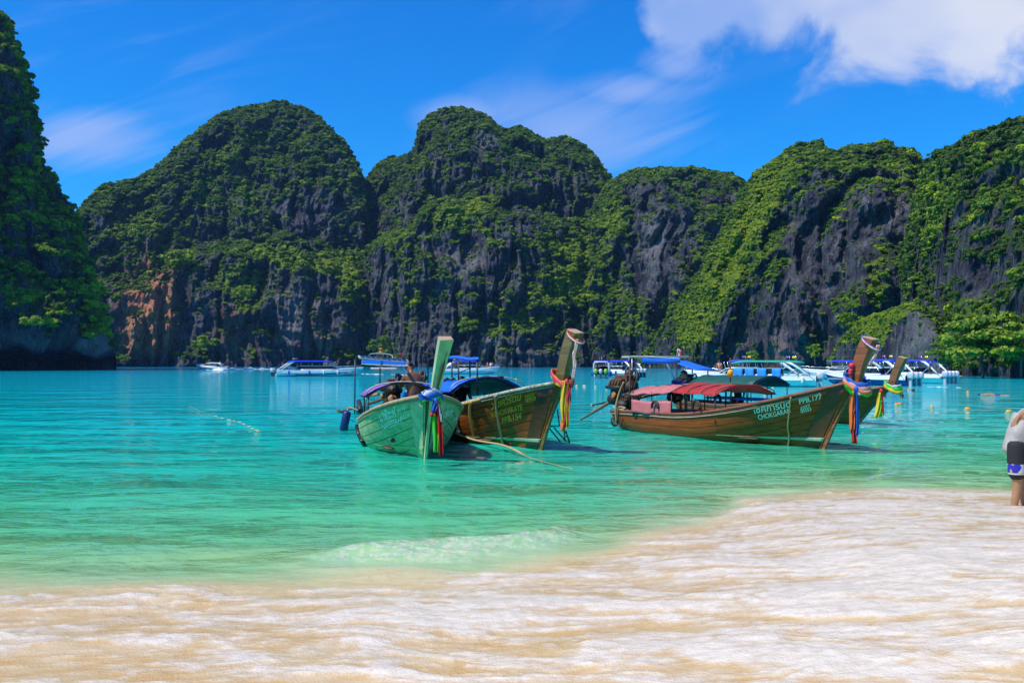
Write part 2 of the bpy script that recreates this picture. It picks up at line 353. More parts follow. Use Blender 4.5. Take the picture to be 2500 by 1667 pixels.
# ------------------------------------------------------------------ crowns that clothe the hills
def blob_leaves(rng, centres, radii, per, leaf, flat=0.75):
    """leaf quads spread over lumpy clumps"""
    V, Q = [], []
    for cc, rr in zip(centres, radii):
        for _ in range(per):
            d = rng.normal(size=3); d[2] = d[2] * 0.8 + 0.25; d /= np.linalg.norm(d)
            p = cc + d * rr * (0.72 + 0.34 * rng.rand()) * np.array([1, 1, flat])
            n = d * 0.9 + rng.normal(size=3) * 0.55 + np.array([0, 0, 0.5]); n /= np.linalg.norm(n)
            a = np.cross(n, rng.normal(size=3)); a /= np.linalg.norm(a); b = np.cross(n, a)
            s = leaf * (0.6 + 0.8 * rng.rand()); k = len(V)
            V += [p - a * s - b * s * .5, p + a * s * .3 - b * s * .8, p + a * s + b * s * .4, p - a * s * .2 + b * s * .9]; Q.append([k, k + 1, k + 2, k + 3])
    return np.array(V), np.array(Q)
def ico_core(rng, centres, radii, flat=0.75, sub=1):
    bm = bmesh.new()
    for cc, rr in zip(centres, radii):
        g = bmesh.ops.create_icosphere(bm, subdivisions=sub, radius=rr * 0.82)
        for v in g['verts']:
            j = 0.8 + 0.4 * rng.rand(); v.co = Vector((v.co.x * j, v.co.y * j, v.co.z * j * flat)) + Vector(cc)
    V = np.array([v.co[:] for v in bm.verts]); T = np.array([[v.index for v in f.verts] for f in (bm.verts.index_update() or bm.faces)]); bm.free()
    return V, T
def crown_mesh(seed, nb=6, per=46, leaf=0.15, flat=0.78):
    rng = np.random.RandomState(seed)
    cs = [np.array([0, 0, 0.25])]; rs = [0.55]
    for k in range(nb):
        a = 6.283 * (k + rng.rand() * .8) / nb; d = 0.35 + 0.35 * rng.rand()
        cs.append(np.array([math.cos(a) * d, math.sin(a) * d, 0.10 + 0.45 * rng.rand()])); rs.append(0.26 + 0.22 * rng.rand())
    V1, Q = blob_leaves(rng, cs, rs, per, leaf, flat); V2, T = ico_core(rng, cs, rs, flat)
    T4 = [list(t) for t in (T + len(V1))]
    me = D.meshes.new('leaf_clump'); me.from_pydata(np.concatenate([V1, V2]).tolist(), [], Q.tolist() + T4); me.materials.append(LEAF_I); return me
CROWNS = D.collections.new('leaf_clumps')
for k in range(6):
    CROWNS.objects.link(D.objects.new('leaf_clump', crown_mesh(100 + k, nb=4 + k % 4, per=34 + 6 * (k % 3), leaf=0.13 + 0.02 * (k % 3), flat=[.8, .7, .95, .6, .85, .75][k])))

def scatter_group():
    g = D.node_groups.new('scatter_leaf_clumps', 'GeometryNodeTree')
    g.interface.new_socket('Geometry', in_out='INPUT', socket_type='NodeSocketGeometry'); g.interface.new_socket('Geometry', in_out='OUTPUT', socket_type='NodeSocketGeometry')
    N = g.nodes; L = g.links
    i = N.new('NodeGroupInput'); o = N.new('NodeGroupOutput'); ip = N.new('GeometryNodeInstanceOnPoints'); ci = N.new('GeometryNodeCollectionInfo')
    ci.inputs['Collection'].default_value = CROWNS; ci.inputs['Separate Children'].default_value = True; ci.inputs['Reset Children'].default_value = True
    def na(name, t):
        a = N.new('GeometryNodeInputNamedAttribute'); a.data_type = t; a.inputs[0].default_value = name; return a.outputs[0]
    L.new(i.outputs[0], ip.inputs['Points']); L.new(ci.outputs[0], ip.inputs['Instance']); ip.inputs['Pick Instance'].default_value = True
    L.new(na('vi', 'INT'), ip.inputs['Instance Index']); L.new(na('rot', 'FLOAT_VECTOR'), ip.inputs['Rotation']); L.new(na('scl', 'FLOAT_VECTOR'), ip.inputs['Scale'])
    L.new(ip.outputs[0], o.inputs[0]); return g
SCATTER = scatter_group()

def paint(px, py, spots):
    t = np.zeros_like(px)
    for s in spots:
        x, y, rx, ry, v = s[:5]; a = R(s[5]) if len(s) > 5 else 0.0
        dx, dy = px - x, py - y; u = (dx * math.cos(a) + dy * math.sin(a)) / rx; q = (-dx * math.sin(a) + dy * math.cos(a)) / ry
        t += v * np.exp(-np.maximum(u * u + q * q, 0) ** 1.5)
    return t

def hill(label, seed, sky, base, ridge, nu, nv, mm=2.0, nn=2.0, amp=1.0, rock=(), lush=(), stain=(), pale=(), veg0=0.0, crown=(1.0, 2.6), rho=1.0, back=90.0, notch=0.0, tint0=0.36, bench=()):
    rng = np.random.RandomState(seed); sky = np.array(sky, float)
    px = np.linspace(sky[0, 0], sky[-1, 0], nu); py = np.interp(px, sky[:, 0], sky[:, 1])
    base = np.array(base, float); ridge = np.array(ridge, float)
    Db = np.interp(px, base[:, 0], base[:, 1]); Dr = np.interp(px, ridge[:, 0], ridge[:, 1])
    tz = CAMH + Dr * (HY - py) / F
    Dr = np.maximum(Db + np.clip((Dr - Db), 0.0, 0.30 * tz + 0.55 * np.maximum(tz - 20, 0)), Db + 2)
    tz = CAMH + Dr * (HY - py) / F
    k = np.linspace(0, 1, nv)[:, None]
    g = 1 - np.maximum(1 - k ** mm, 0) ** (1 / nn)
    for b in bench: g = g * (1 - b[2]) + b[2] * sstep(k, b[0] - b[1], b[0] + b[1])      # ledge part-way up
    g = np.clip(g, 0, 1)
    Yd = Db + (Dr - Db) * g; Z = tz * k
    app = (Z - CAMH) / Yd; want = (tz - CAMH) / Dr; Z = Z * (want / np.maximum(app.max(0), 1e-4))
    nb = 22; kb = np.linspace(0, 1, nb + 1)[1:, None]
    Yb = Dr + back * kb; Zb = Z[-1] * (1 - kb ** 1.6) - 3 * kb
    Yd = np.concatenate([Yd, Yb]); Z = np.concatenate([Z, Zb]); NV = nv + nb
    az = ((px - CX) / F)[None, :]
    X = az * Yd; s = seed * 13.7
    front = np.concatenate([np.ones((nv, 1)), np.linspace(1, .3, nb)[:, None]])
    hz = np.clip(Z / np.maximum(Z.max(), 1), 0, 1)
    top = np.concatenate([1 - 0.55 * sstep(np.linspace(0, 1, nv), .86, 1.0)[:, None], np.full((nb, 1), .45)])
    wx = X + 6 * pn(X / 30, Yd / 30, Z / 30 + s); wz = Z + 8 * pn(X / 35, Yd / 35, Z / 40 + s + 4)
    lump = 15 * fbm(wx / 46, Yd / 46, wz / 40 + s, 3) + 6.0 * ridged(wx / 19, Yd / 40, wz / 30 + s, 3)
    flute = 3.2 * ridged(wx / 7.0, Yd / 14, wz / 45 + s, 3) + 1.3 * ridged(wx / 2.6, Yd / 8, wz / 16 + s, 2) - 5.0 * sstep(ridged(wx / 11, Yd / 30, wz / 60 + s + 2, 2), .45, .95)
    ledge = 5.0 * fbm(wx / 26, Yd / 30, wz / 9 + s, 3)
    fine = 1.7 * fbm(X / 3.6, Yd / 3.2, Z / 4 + s, 3) + 2.2 * fbm(X / 9, Yd / 9, Z / 6 + s + 6, 2)
    disp = amp * front * top * (lump + flute + ledge + fine) * np.clip(tz / 25, .15, 1)[None, :]
    Y2 = Yd - disp; X2 = az * Y2
    Zr = Z + amp * (0.9 * fbm(X / 7, Yd / 7, s, 3) + 2.2 * fbm(X / 20, Yd / 20, s + 3, 2)) * sstep(k_all(nv, nb), .75, 1.0) * 0.8 * np.clip(tz / 25, .1, 1)[None, :]
    if notch:    # sea-cut undercut at the waterline
        nt = sstep(-Z, -notch * (0.85 + 0.7 * pn(X / 7, 0, s) + .3 * pn(X / 2.5, 1, s)), -notch * 0.35); Y2 = Y2 + nt * notch * 3.2 * front; X2 = az * Y2
    Zr[0] = -2.5
    V = np.stack([X2, Y2, Zr], -1); vp = V.reshape(-1, 3)
    ppx, ppy = proj(vp)
    n1 = fbm(X2 / 26, Y2 / 26, Zr / 26 + s + 9, 4).ravel(); n2 = fbm(X2 / 7, Y2 / 7, Zr / 7 + s + 5, 3).ravel()
    dz = np.gradient(Zr, axis=0); dy = np.gradient(Y2, axis=0)
    slope = (dy / np.sqrt(dy * dy + dz * dz + 1e-6)).ravel()                        # 1 = level ground
    n3 = fbm(X2 / 4.5, Y2 / 4.5, Zr / 11 + s + 7, 3).ravel()
    veg = veg0 - 0.08 + 0.70 * n1 + 0.75 * n2 + 0.55 * n3 + 1.0 * (np.clip(slope, -.5, 1) - 0.22) + paint(ppx, ppy, lush) * 0.8 - 0.78 * paint(ppx, ppy, rock)
    veg[: nu * max(2, int(nv * 0.03))] -= 0.8
    lu = np.clip(paint(ppx, ppy, lush), 0, 1.2)
    me = np_mesh('limestone_hill', vp, grid_quads(NV, nu), ROCK, {'veg': np.clip(veg, 0, 1), 'lush': lu, 'stain': np.clip(paint(ppx, ppy, stain), 0, 1), 'pale': np.clip(paint(ppx, ppy, pale), 0, 1)})
    ho = tag(link('limestone_hill', me), label, kind='structure')
    # clothe it
    Q = grid_quads(NV, nu); Q = Q[: (nv + 3) * (nu - 1)]
    A = vp[Q]; ar = 0.5 * np.linalg.norm(np.cross(A[:, 2] - A[:, 0], A[:, 3] - A[:, 1]), axis=1)
    fv = np.clip(veg[Q].mean(1), 0, 1); wgt = ar * np.clip((fv - 0.06) * 1.3, 0.075, 1)
    r_mean = sum(crown) / 2 * 0.64
    n = int(rho * wgt.sum() / (2.2 * r_mean ** 2)); idx = rng.choice(len(Q), n, p=wgt / wgt.sum())
    u = rng.rand(n, 1); v = rng.rand(n, 1); q = vp[Q[idx]]
    P = (q[:, 0] * (1 - u) + q[:, 1] * u) * (1 - v) + (q[:, 3] * (1 - u) + q[:, 2] * u) * v
    rad = 0.78 * (crown[0] + (crown[1] - crown[0]) * rng.rand(n) ** 2.4)
    ql = lu[Q[idx]].mean(1); rad *= (0.62 + 0.38 * fv[idx]) * np.where(rng.rand(n) < ql * .8, .72, 1.0)
    P[:, 2] -= 0.25 * rad; P[:, 1] -= 0.15 * rad
    ok = P[:, 2] > (1.2 + notch * 0.8); P, rad, ql, idx = P[ok], rad[ok], ql[ok], idx[ok]; n = len(P)
    nt = fbm(P[:, 0] / 16, P[:, 1] / 16, P[:, 2] / 12 + s, 3)
    tint = np.clip(tint0 + 0.34 * ql + 0.30 * nt + 0.25 * rng.normal(size=n) * .8, 0, 1)
    pm = D.meshes.new('hill_vegetation'); pm.vertices.add(n); pm.vertices.foreach_set('co', P.astype(np.float32).ravel())
    rot = np.stack([rng.normal(size=n) * .18, rng.normal(size=n) * .18, rng.rand(n) * 6.283], 1)
    scl = rad[:, None] * np.stack([0.85 + .4 * rng.rand(n), 0.85 + .4 * rng.rand(n), 0.7 + .6 * rng.rand(n)], 1)
    pm.attributes.new('vi', 'INT', 'POINT').data.foreach_set('value', rng.randint(0, 6, n).astype(np.int32))
    pm.attributes.new('tint', 'FLOAT', 'POINT').data.foreach_set('value', tint.astype(np.float32))
    pm.attributes.new('rot', 'FLOAT_VECTOR', 'POINT').data.foreach_set('vector', rot.astype(np.float32).ravel())
    pm.attributes.new('scl', 'FLOAT_VECTOR', 'POINT').data.foreach_set('vector', scl.astype(np.float32).ravel())
    vo = tag(link('hill_vegetation', pm), 'green scrub and trees covering ' + label, kind='stuff')
    md = vo.modifiers.new('scatter', 'NODES'); md.node_group = SCATTER
    print('hill', label, 'crowns', n)
    return ho
def k_all(nv, nb): return np.concatenate([np.linspace(0, 1, nv), np.ones(nb)])[:, None]

hill('the dark overgrown cliff with an undercut foot at the left edge', 1,
     [(-560, 120), (-300, 60), (-120, 10), (-40, 0), (0, 30), (15, 70), (29, 92), (50, 165), (73, 270), (94, 381), (126, 434), (150, 475), (176, 516), (188, 587), (211, 645), (240, 745), (264, 815), (279, 851), (284, 874), (287, 890)],
     [(-560, 205), (0, 244), (150, 254), (235, 261), (287, 268)], [(-560, 250), (0, 278), (287, 285)], 300, 260, mm=1.35, nn=1.5, amp=1.0,
     rock=[(110, 640, 40, 70, .5), (100, 840, 170, 36, 1.2), (250, 870, 40, 34, 1.5), (55, 805, 60, 25, .5)], lush=[(245, 790, 26, 40, 1.0), (80, 720, 40, 18, .8), (30, 740, 30, 18, .6), (70, 795, 35, 12, 1.0), (225, 720, 20, 50, .6), (60, 480, 70, 60, .35)],
     pale=[(110, 830, 190, 26, 1.0), (255, 850, 40, 26, .9)], veg0=0.58, crown=(0.7, 3.6), rho=1.5, notch=6.0, tint0=0.56, back=60)
hill('the tall domed hill left of the cleft', 2,
     [(170, 560), (185, 520), (195, 505), (245, 455), (290, 450), (330, 442), (370, 420), (400, 390), (440, 350), (490, 310), (530, 280), (580, 262), (640, 258), (690, 253), (740, 264), (780, 290), (815, 325), (850, 365), (870, 400), (885, 445), (891, 500), (899, 600), (907, 700), (918, 780), (930, 850), (938, 892)],
     [(170, 445), (260, 448), (340, 455), (450, 462), (600, 470), (850, 480), (938, 490)], [(170, 500), (400, 560), (690, 590), (938, 540)], 420, 320, mm=1.55, nn=1.55,
     rock=[(740, 535, 84, 76, 1.0), (450, 750, 150, 120, .85), (727, 780, 150, 105, .8), (193, 600, 30, 70, .6), (454, 354, 60, 26, .3, -40), (508, 610, 45, 28, .6), (600, 560, 60, 30, .3), (890, 600, 16, 160, .7), (300, 800, 80, 90, .5)],
     lush=[(433, 632, 42, 22, 1.0), (584, 678, 48, 32, 1.1), (593, 730, 34, 36, .9), (790, 640, 110, 26, 1.1), (872, 700, 44, 60, 1.0), (496, 838, 30, 20, .9), (660, 620, 60, 34, .7), (330, 560, 90, 30, .45, -30), (540, 400, 110, 26, .4, -35), (800, 330, 50, 20, .2), (330, 830, 40, 18, .4)],
     stain=[(365, 740, 66, 110, 1.3), (350, 830, 70, 40, .7), (570, 800, 40, 60, .45), (770, 840, 50, 40, .3)], pale=[(735, 790, 60, 80, .8), (820, 840, 60, 40, .5), (560, 850, 50, 30, .4)], veg0=0.50, crown=(0.9, 2.9), rho=1.3, bench=[(.40, .07, .22)])
hill('the broad twin topped hill in the centre', 3,
     [(862, 470), (880, 452), (900, 430), (935, 395), (960, 385), (1000, 380), (1012, 372), (1018, 340), (1030, 300), (1050, 282), (1080, 270), (1120, 265), (1160, 270), (1190, 285), (1215, 310), (1240, 316), (1270, 312), (1300, 325), (1330, 339), (1380, 337), (1410, 350), (1440, 370), (1465, 400), (1480, 425), (1492, 440), (1505, 470), (1530, 560), (1570, 700)],
     [(862, 500), (1000, 455), (1250, 430), (1570, 440)], [(862, 640), (1100, 620), (1300, 600), (1570, 590)], 420, 320, mm=1.7, nn=1.5, amp=1.1,
     rock=[(997, 535, 45, 80, .9), (1271, 530, 75, 45, .9), (1145, 619, 110, 60, .6), (1208, 700, 110, 45, .6), (1040, 815, 110, 70, .8), (1208, 840, 120, 40, .9), (1060, 345, 50, 30, .3), (1376, 501, 30, 45, .7), (1187, 354, 40, 30, .4), (930, 640, 30, 160, .7), (1340, 420, 60, 30, .3), (1400, 850, 90, 30, .6)],
     lush=[(1123, 518, 90, 24, 1.2, -18), (1170, 551, 50, 22, .6), (1481, 535, 64, 50, 1.1), (1439, 619, 66, 46, 1.0), (1397, 703, 110, 46, 1.1), (976, 598, 40, 26, .9), (1010, 724, 20, 66, .9), (1145, 800, 40, 26, .7), (1229, 800, 36, 40, .7), (1190, 590, 70, 20, .5), (1060, 480, 40, 14, .3), (1100, 300, 60, 16, .2), (1310, 790, 60, 40, .6), (1350, 600, 40, 30, .6)],
     pale=[(1210, 840, 50, 60, .7), (1130, 640, 80, 30, .4), (1300, 860, 60, 30, .35)], veg0=0.46, crown=(0.9, 2.7), rho=1.3, bench=[(.55, .06, .25)])
hill('the lower ridge between the central and right hills', 4,
     [(1440, 520), (1470, 470), (1490, 448), (1510, 440), (1530, 425), (1560, 412), (1600, 412), (1660, 416), (1690, 408), (1740, 420), (1790, 428), (1815, 445), (1832, 470), (1850, 520), (1880, 600), (1900, 700)],
     [(1440, 430), (1650, 395), (1900, 380)], [(1440, 520), (1650, 500), (1900, 470)], 240, 240, mm=2.2, nn=1.9,
     rock=[(1600, 560, 70, 120, 1.0), (1590, 670, 60, 60, .8), (1760, 480, 40, 30, .5), (1690, 560, 40, 60, .5), (1540, 470, 30, 20, .4), (1560, 860, 60, 30, .5)],
     lush=[(1500, 560, 40, 70, .9), (1480, 680, 50, 60, .7), (1640, 730, 40, 60, .8), (1530, 790, 60, 40, .6), (1620, 430, 60, 14, .3), (1640, 850, 60, 30, .7), (1720, 640, 40, 60, .5)], pale=[(1580, 600, 40, 80, .4)], veg0=0.44, crown=(0.9, 2.4), rho=1.3)
hill('the fluted crag with a grassy left flank', 5,
     [(1560, 893), (1600, 830), (1650, 745), (1700, 680), (1740, 610), (1780, 535), (1810, 480), (1850, 428), (1880, 405), (1910, 380), (1935, 362), (1960, 355), (1985, 356), (1996, 347), (2003, 345), (2012, 358), (2040, 368), (2060, 365), (2090, 362), (2130, 358), (2160, 350), (2176, 351), (2184, 366), (2225, 372), (2240, 385), (2253, 405), (2262, 430), (2275, 500), (2290, 620), (2305, 760), (2320, 880)],
     [(1560, 345), (1700, 290), (1900, 255), (2100, 232), (2320, 220)], [(1560, 360), (1750, 370), (2000, 330), (2320, 310)], 440, 330, mm=1.9, nn=1.6, amp=0.95,
     rock=[(1958, 590, 66, 120, .9), (2150, 560, 105, 130, .85), (1895, 764, 100, 80, .7), (1979, 830, 140, 60, .9), (2060, 700, 60, 120, .7), (1800, 830, 90, 40, .5), (2200, 450, 30, 60, .4), (2000, 440, 26, 50, .3)],
     lush=[(1850, 520, 40, 190, 1.1, 24), (1760, 680, 44, 130, 1.0, 30), (1690, 800, 50, 60, .9), (1930, 640, 20, 20, .9), (2223, 420, 34, 60, .6), (2063, 406, 70, 30, .35), (2140, 690, 26, 60, .8), (2180, 420, 20, 60, .5, -30), (2050, 600, 30, 60, .25), (1880, 640, 30, 60, .5), (2110, 790, 70, 40, .8)],
     pale=[(1850, 850, 60, 40, .4), (1960, 850, 80, 50, .35), (1940, 600, 40, 80, .4)], stain=[(1895, 870, 30, 40, .5), (2100, 860, 40, 40, .35)], veg0=0.44, crown=(0.6, 1.9), rho=1.25)
hill('the wooded hillside at the right edge', 6,
     [(2200, 640), (2225, 560), (2253, 440), (2262, 405), (2280, 396), (2310, 385), (2340, 365), (2370, 345), (2400, 335), (2430, 325), (2460, 312), (2490, 303), (2560, 290), (2700, 250), (2900, 240), (3150, 300)],
     [(2200, 210), (2330, 150), (2500, 128), (2800, 120), (3150, 110)], [(2200, 290), (2500, 250), (3150, 240)], 300, 280, mm=1.4, nn=1.45, amp=0.8,
     rock=[(2337, 590, 60, 85, .9), (2440, 560, 40, 70, .5), (2390, 680, 50, 50, .6), (2300, 700, 40, 70, .7), (2400, 400, 30, 50, .3)], lush=[(2295, 470, 40, 60, .8), (2273, 560, 30, 50, .7), (2420, 500, 40, 50, .3), (2460, 360, 40, 20, .3), (2360, 760, 60, 40, .5), (2450, 830, 80, 60, .6)],
     veg0=0.58, crown=(0.6, 2.0), rho=1.2, tint0=0.22)
hill('the low grey bluff with a grassy top behind the speedboats', 7,
     [(2020, 900), (2040, 850), (2080, 800), (2120, 770), (2170, 760), (2205, 745), (2235, 742), (2262, 770), (2285, 790), (2300, 830), (2315, 870), (2330, 908)],
     [(2020, 190), (2200, 160), (2330, 150)], [(2020, 205), (2200, 200), (2330, 170)], 260, 190, mm=2.0, nn=1.6, amp=0.62,
     rock=[(2231, 830, 70, 70, 1.2), (2100, 870, 60, 30, .8)], lush=[(2168, 777, 60, 26, 1.2), (2110, 785, 50, 26, 1.1), (2150, 820, 40, 24, .9), (2235, 748, 30, 10, .8)], pale=[(2262, 830, 36, 60, .45), (2225, 780, 30, 30, .3)], veg0=0.40, crown=(0.4, 1.1), rho=1.1, back=40)
# ------------------------------------------------------------------ solid builders
class MB:
    """collects shapes and links them as one mesh object"""
    def __init__(s): s.v = []; s.f = []; s.sm = []
    def add(s, V, Fs, smooth=False):
        k = len(s.v); s.v += [tuple(p) for p in V]; s.f += [[i + k for i in f] for f in Fs]; s.sm += [smooth] * len(Fs); return s
    def rings(s, rs, closed=True, caps=True, smooth=True):
        n = len(rs[0]); V = [p for r in rs for p in r]; Fs = []
        for a in range(len(rs) - 1):
            for b in range(n if closed else n - 1):
                c2 = (b + 1) % n; Fs.append([a * n + b, a * n + c2, (a + 1) * n + c2, (a + 1) * n + b])
        s.add(V, Fs, smooth)
        if caps and closed:
            k = len(s.v) - len(V); s.f += [[k + i for i in range(n)][::-1], [k + len(V) - n + i for i in range(n)]]; s.sm += [False, False]
        return s
    def box(s, cn, size, rot=None):
        cn = Vector(cn); h = Vector(size) / 2; b = min(h) * 0.18; Vv = []
        M3 = rot if rot is not None else Matrix.Identity(3)
        rs = []
        for zz, ins in ((-h.z, b), (-h.z + b, 0), (h.z - b, 0), (h.z, b)):
            x, y = h.x - ins, h.y - ins
            rs.append([cn + M3 @ Vector(p) for p in ((-x, -y, zz), (x, -y, zz), (x, y, zz), (-x, y, zz))])
        return s.rings(rs, smooth=False)
    def tube(s, pts, r, n=8, r2=None, up=None, smooth=True, caps=True):
        """round or elliptical sweep; r may be a list"""
        P = [Vector(p) for p in pts]; m = len(P); rr = r if isinstance(r, (list, tuple)) else [r] * m
        rs = []; ref = Vector(up) if up else None; prev = None
        for i in range(m):
            t = (P[min(i + 1, m - 1)] - P[max(i - 1, 0)]).normalized()
            if ref is not None: a = ref - t * ref.dot(t)
            elif prev is None: a = t.orthogonal()
            else: a = prev - t * prev.dot(t)
            if a.length < 1e-6: a = t.orthogonal()
            a.normalize(); prev = a; b = t.cross(a)
            k = (r2 / rr[0] if rr[0] else 1) if r2 else 1.0
            rs.append([P[i] + (a * math.cos(6.28318 * j / n) + b * math.sin(6.28318 * j / n) * k) * rr[i] for j in range(n)])
        return s.rings(rs, caps=caps, smooth=smooth)
    def rod(s, a, b, r, n=7): return s.tube([a, b], r, n)
    def ball(s, cn, rad, n=10, m=7, sq=(1, 1, 1)):
        rs = []
        for i in range(m + 1):
            th = math.pi * (0.04 + 0.92 * i / m); rs.append([Vector((cn[0] + rad * sq[0] * math.sin(th) * math.cos(6.28318 * j / n), cn[1] + rad * sq[1] * math.sin(th) * math.sin(6.28318 * j / n), cn[2] - rad * sq[2] * math.cos(th))) for j in range(n)])
        return s.rings(rs)
    def lathe(s, base, axis, prof, n=12):
        """profile of (distance along axis, radius)"""
        ax = Vector(axis).normalized(); a = ax.orthogonal().normalized(); b = ax.cross(a); B = Vector(base)
        return s.rings([[B + ax * d + (a * math.cos(6.28318 * j / n) + b * math.sin(6.28318 * j / n)) * max(r, 1e-3) for j in range(n)] for d, r in prof])
    def slab(s, G, th):
        """grid of points (rows x cols) given thickness th downwards along z-ish normal"""
        G = np.asarray(G, float); du = np.gradient(G, axis=0); dv = np.gradient(G, axis=1); N = np.cross(du, dv); N /= np.linalg.norm(N, axis=-1, keepdims=True) + 1e-9
        T = G + N * th / 2; B = G - N * th / 2; nr, nc = G.shape[:2]; q = grid_quads(nr, nc)
        V = np.concatenate([T.reshape(-1, 3), B.reshape(-1, 3)]); o = nr * nc; Fs = q.tolist() + (q[:, ::-1] + o).tolist()
        i = np.arange(o).reshape(nr, nc); ed = np.concatenate([i[0, :], i[1:, -1], i[-1, ::-1][1:], i[::-1, 0][1:]])
        for a, b in zip(ed[:-1], ed[1:]): Fs.append([int(a), int(a + o), int(b + o), int(b)])
        return s.add(V.tolist(), Fs, True)
    def build(s, name, m, parent=None, label=None):
        me = D.meshes.new(name); me.from_pydata(s.v, [], s.f); me.polygons.foreach_set('use_smooth', s.sm); me.materials.append(m); me.update()
        o = link(name, me, parent)
        if label: o['label'] = label
        return o
def empty(name, loc, rz=0.0, **kw):
    o = D.objects.new(name, None); COL.objects.link(o); o.location = loc; o.rotation_euler = (0, 0, rz); o.empty_display_size = 0.3
    return tag(o, **kw)
def copy_tree(o, parent=None):
    q = o.copy(); COL.objects.link(q); q.parent = parent
    for ch in list(o.children): copy_tree(ch, q)
    return q
def lerp(a, b, t): return a + (b - a) * t
def smooth_path(P, n=6):
    P = [Vector(p) for p in P]; out = []
    for i in range(len(P) - 1):
        p0, p1, p2, p3 = P[max(i - 1, 0)], P[i], P[i + 1], P[min(i + 2, len(P) - 1)]
        for k in range(n):
            t = k / n; out.append(0.5 * ((2 * p1) + (p2 - p0) * t + (2 * p0 - 5 * p1 + 4 * p2 - p3) * t * t + (3 * p1 - p0 - 3 * p2 + p3) * t ** 3))
    return out + [P[-1]]

_txt = {}
def text_tris(body, size=1.0, extrude=0.0):
    """flat letters as vertices and faces, lower left corner at the origin, width and height"""
    if body in _txt: return _txt[body]
    cu = D.curves.new('lettering', 'FONT'); cu.body = body; cu.size = 1.0; cu.resolution_u = 3; cu.offset = 0.018
    ob = D.objects.new('lettering', cu); COL.objects.link(ob)
    dg = bpy.context.evaluated_depsgraph_get(); me = D.meshes.new_from_object(ob.evaluated_get(dg))
    bm = bmesh.new(); bm.from_mesh(me); bmesh.ops.triangulate(bm, faces=bm.faces); bm.verts.index_update()
    V = np.array([v.co[:2] for v in bm.verts]); T = [[v.index for v in f.verts] for f in bm.faces]; bm.free()
    D.objects.remove(ob); D.curves.remove(cu); D.meshes.remove(me)
    V = V - np.array([V[:, 0].min(), 0]); _txt[body] = (V, T, V[:, 0].max()); return _txt[body]

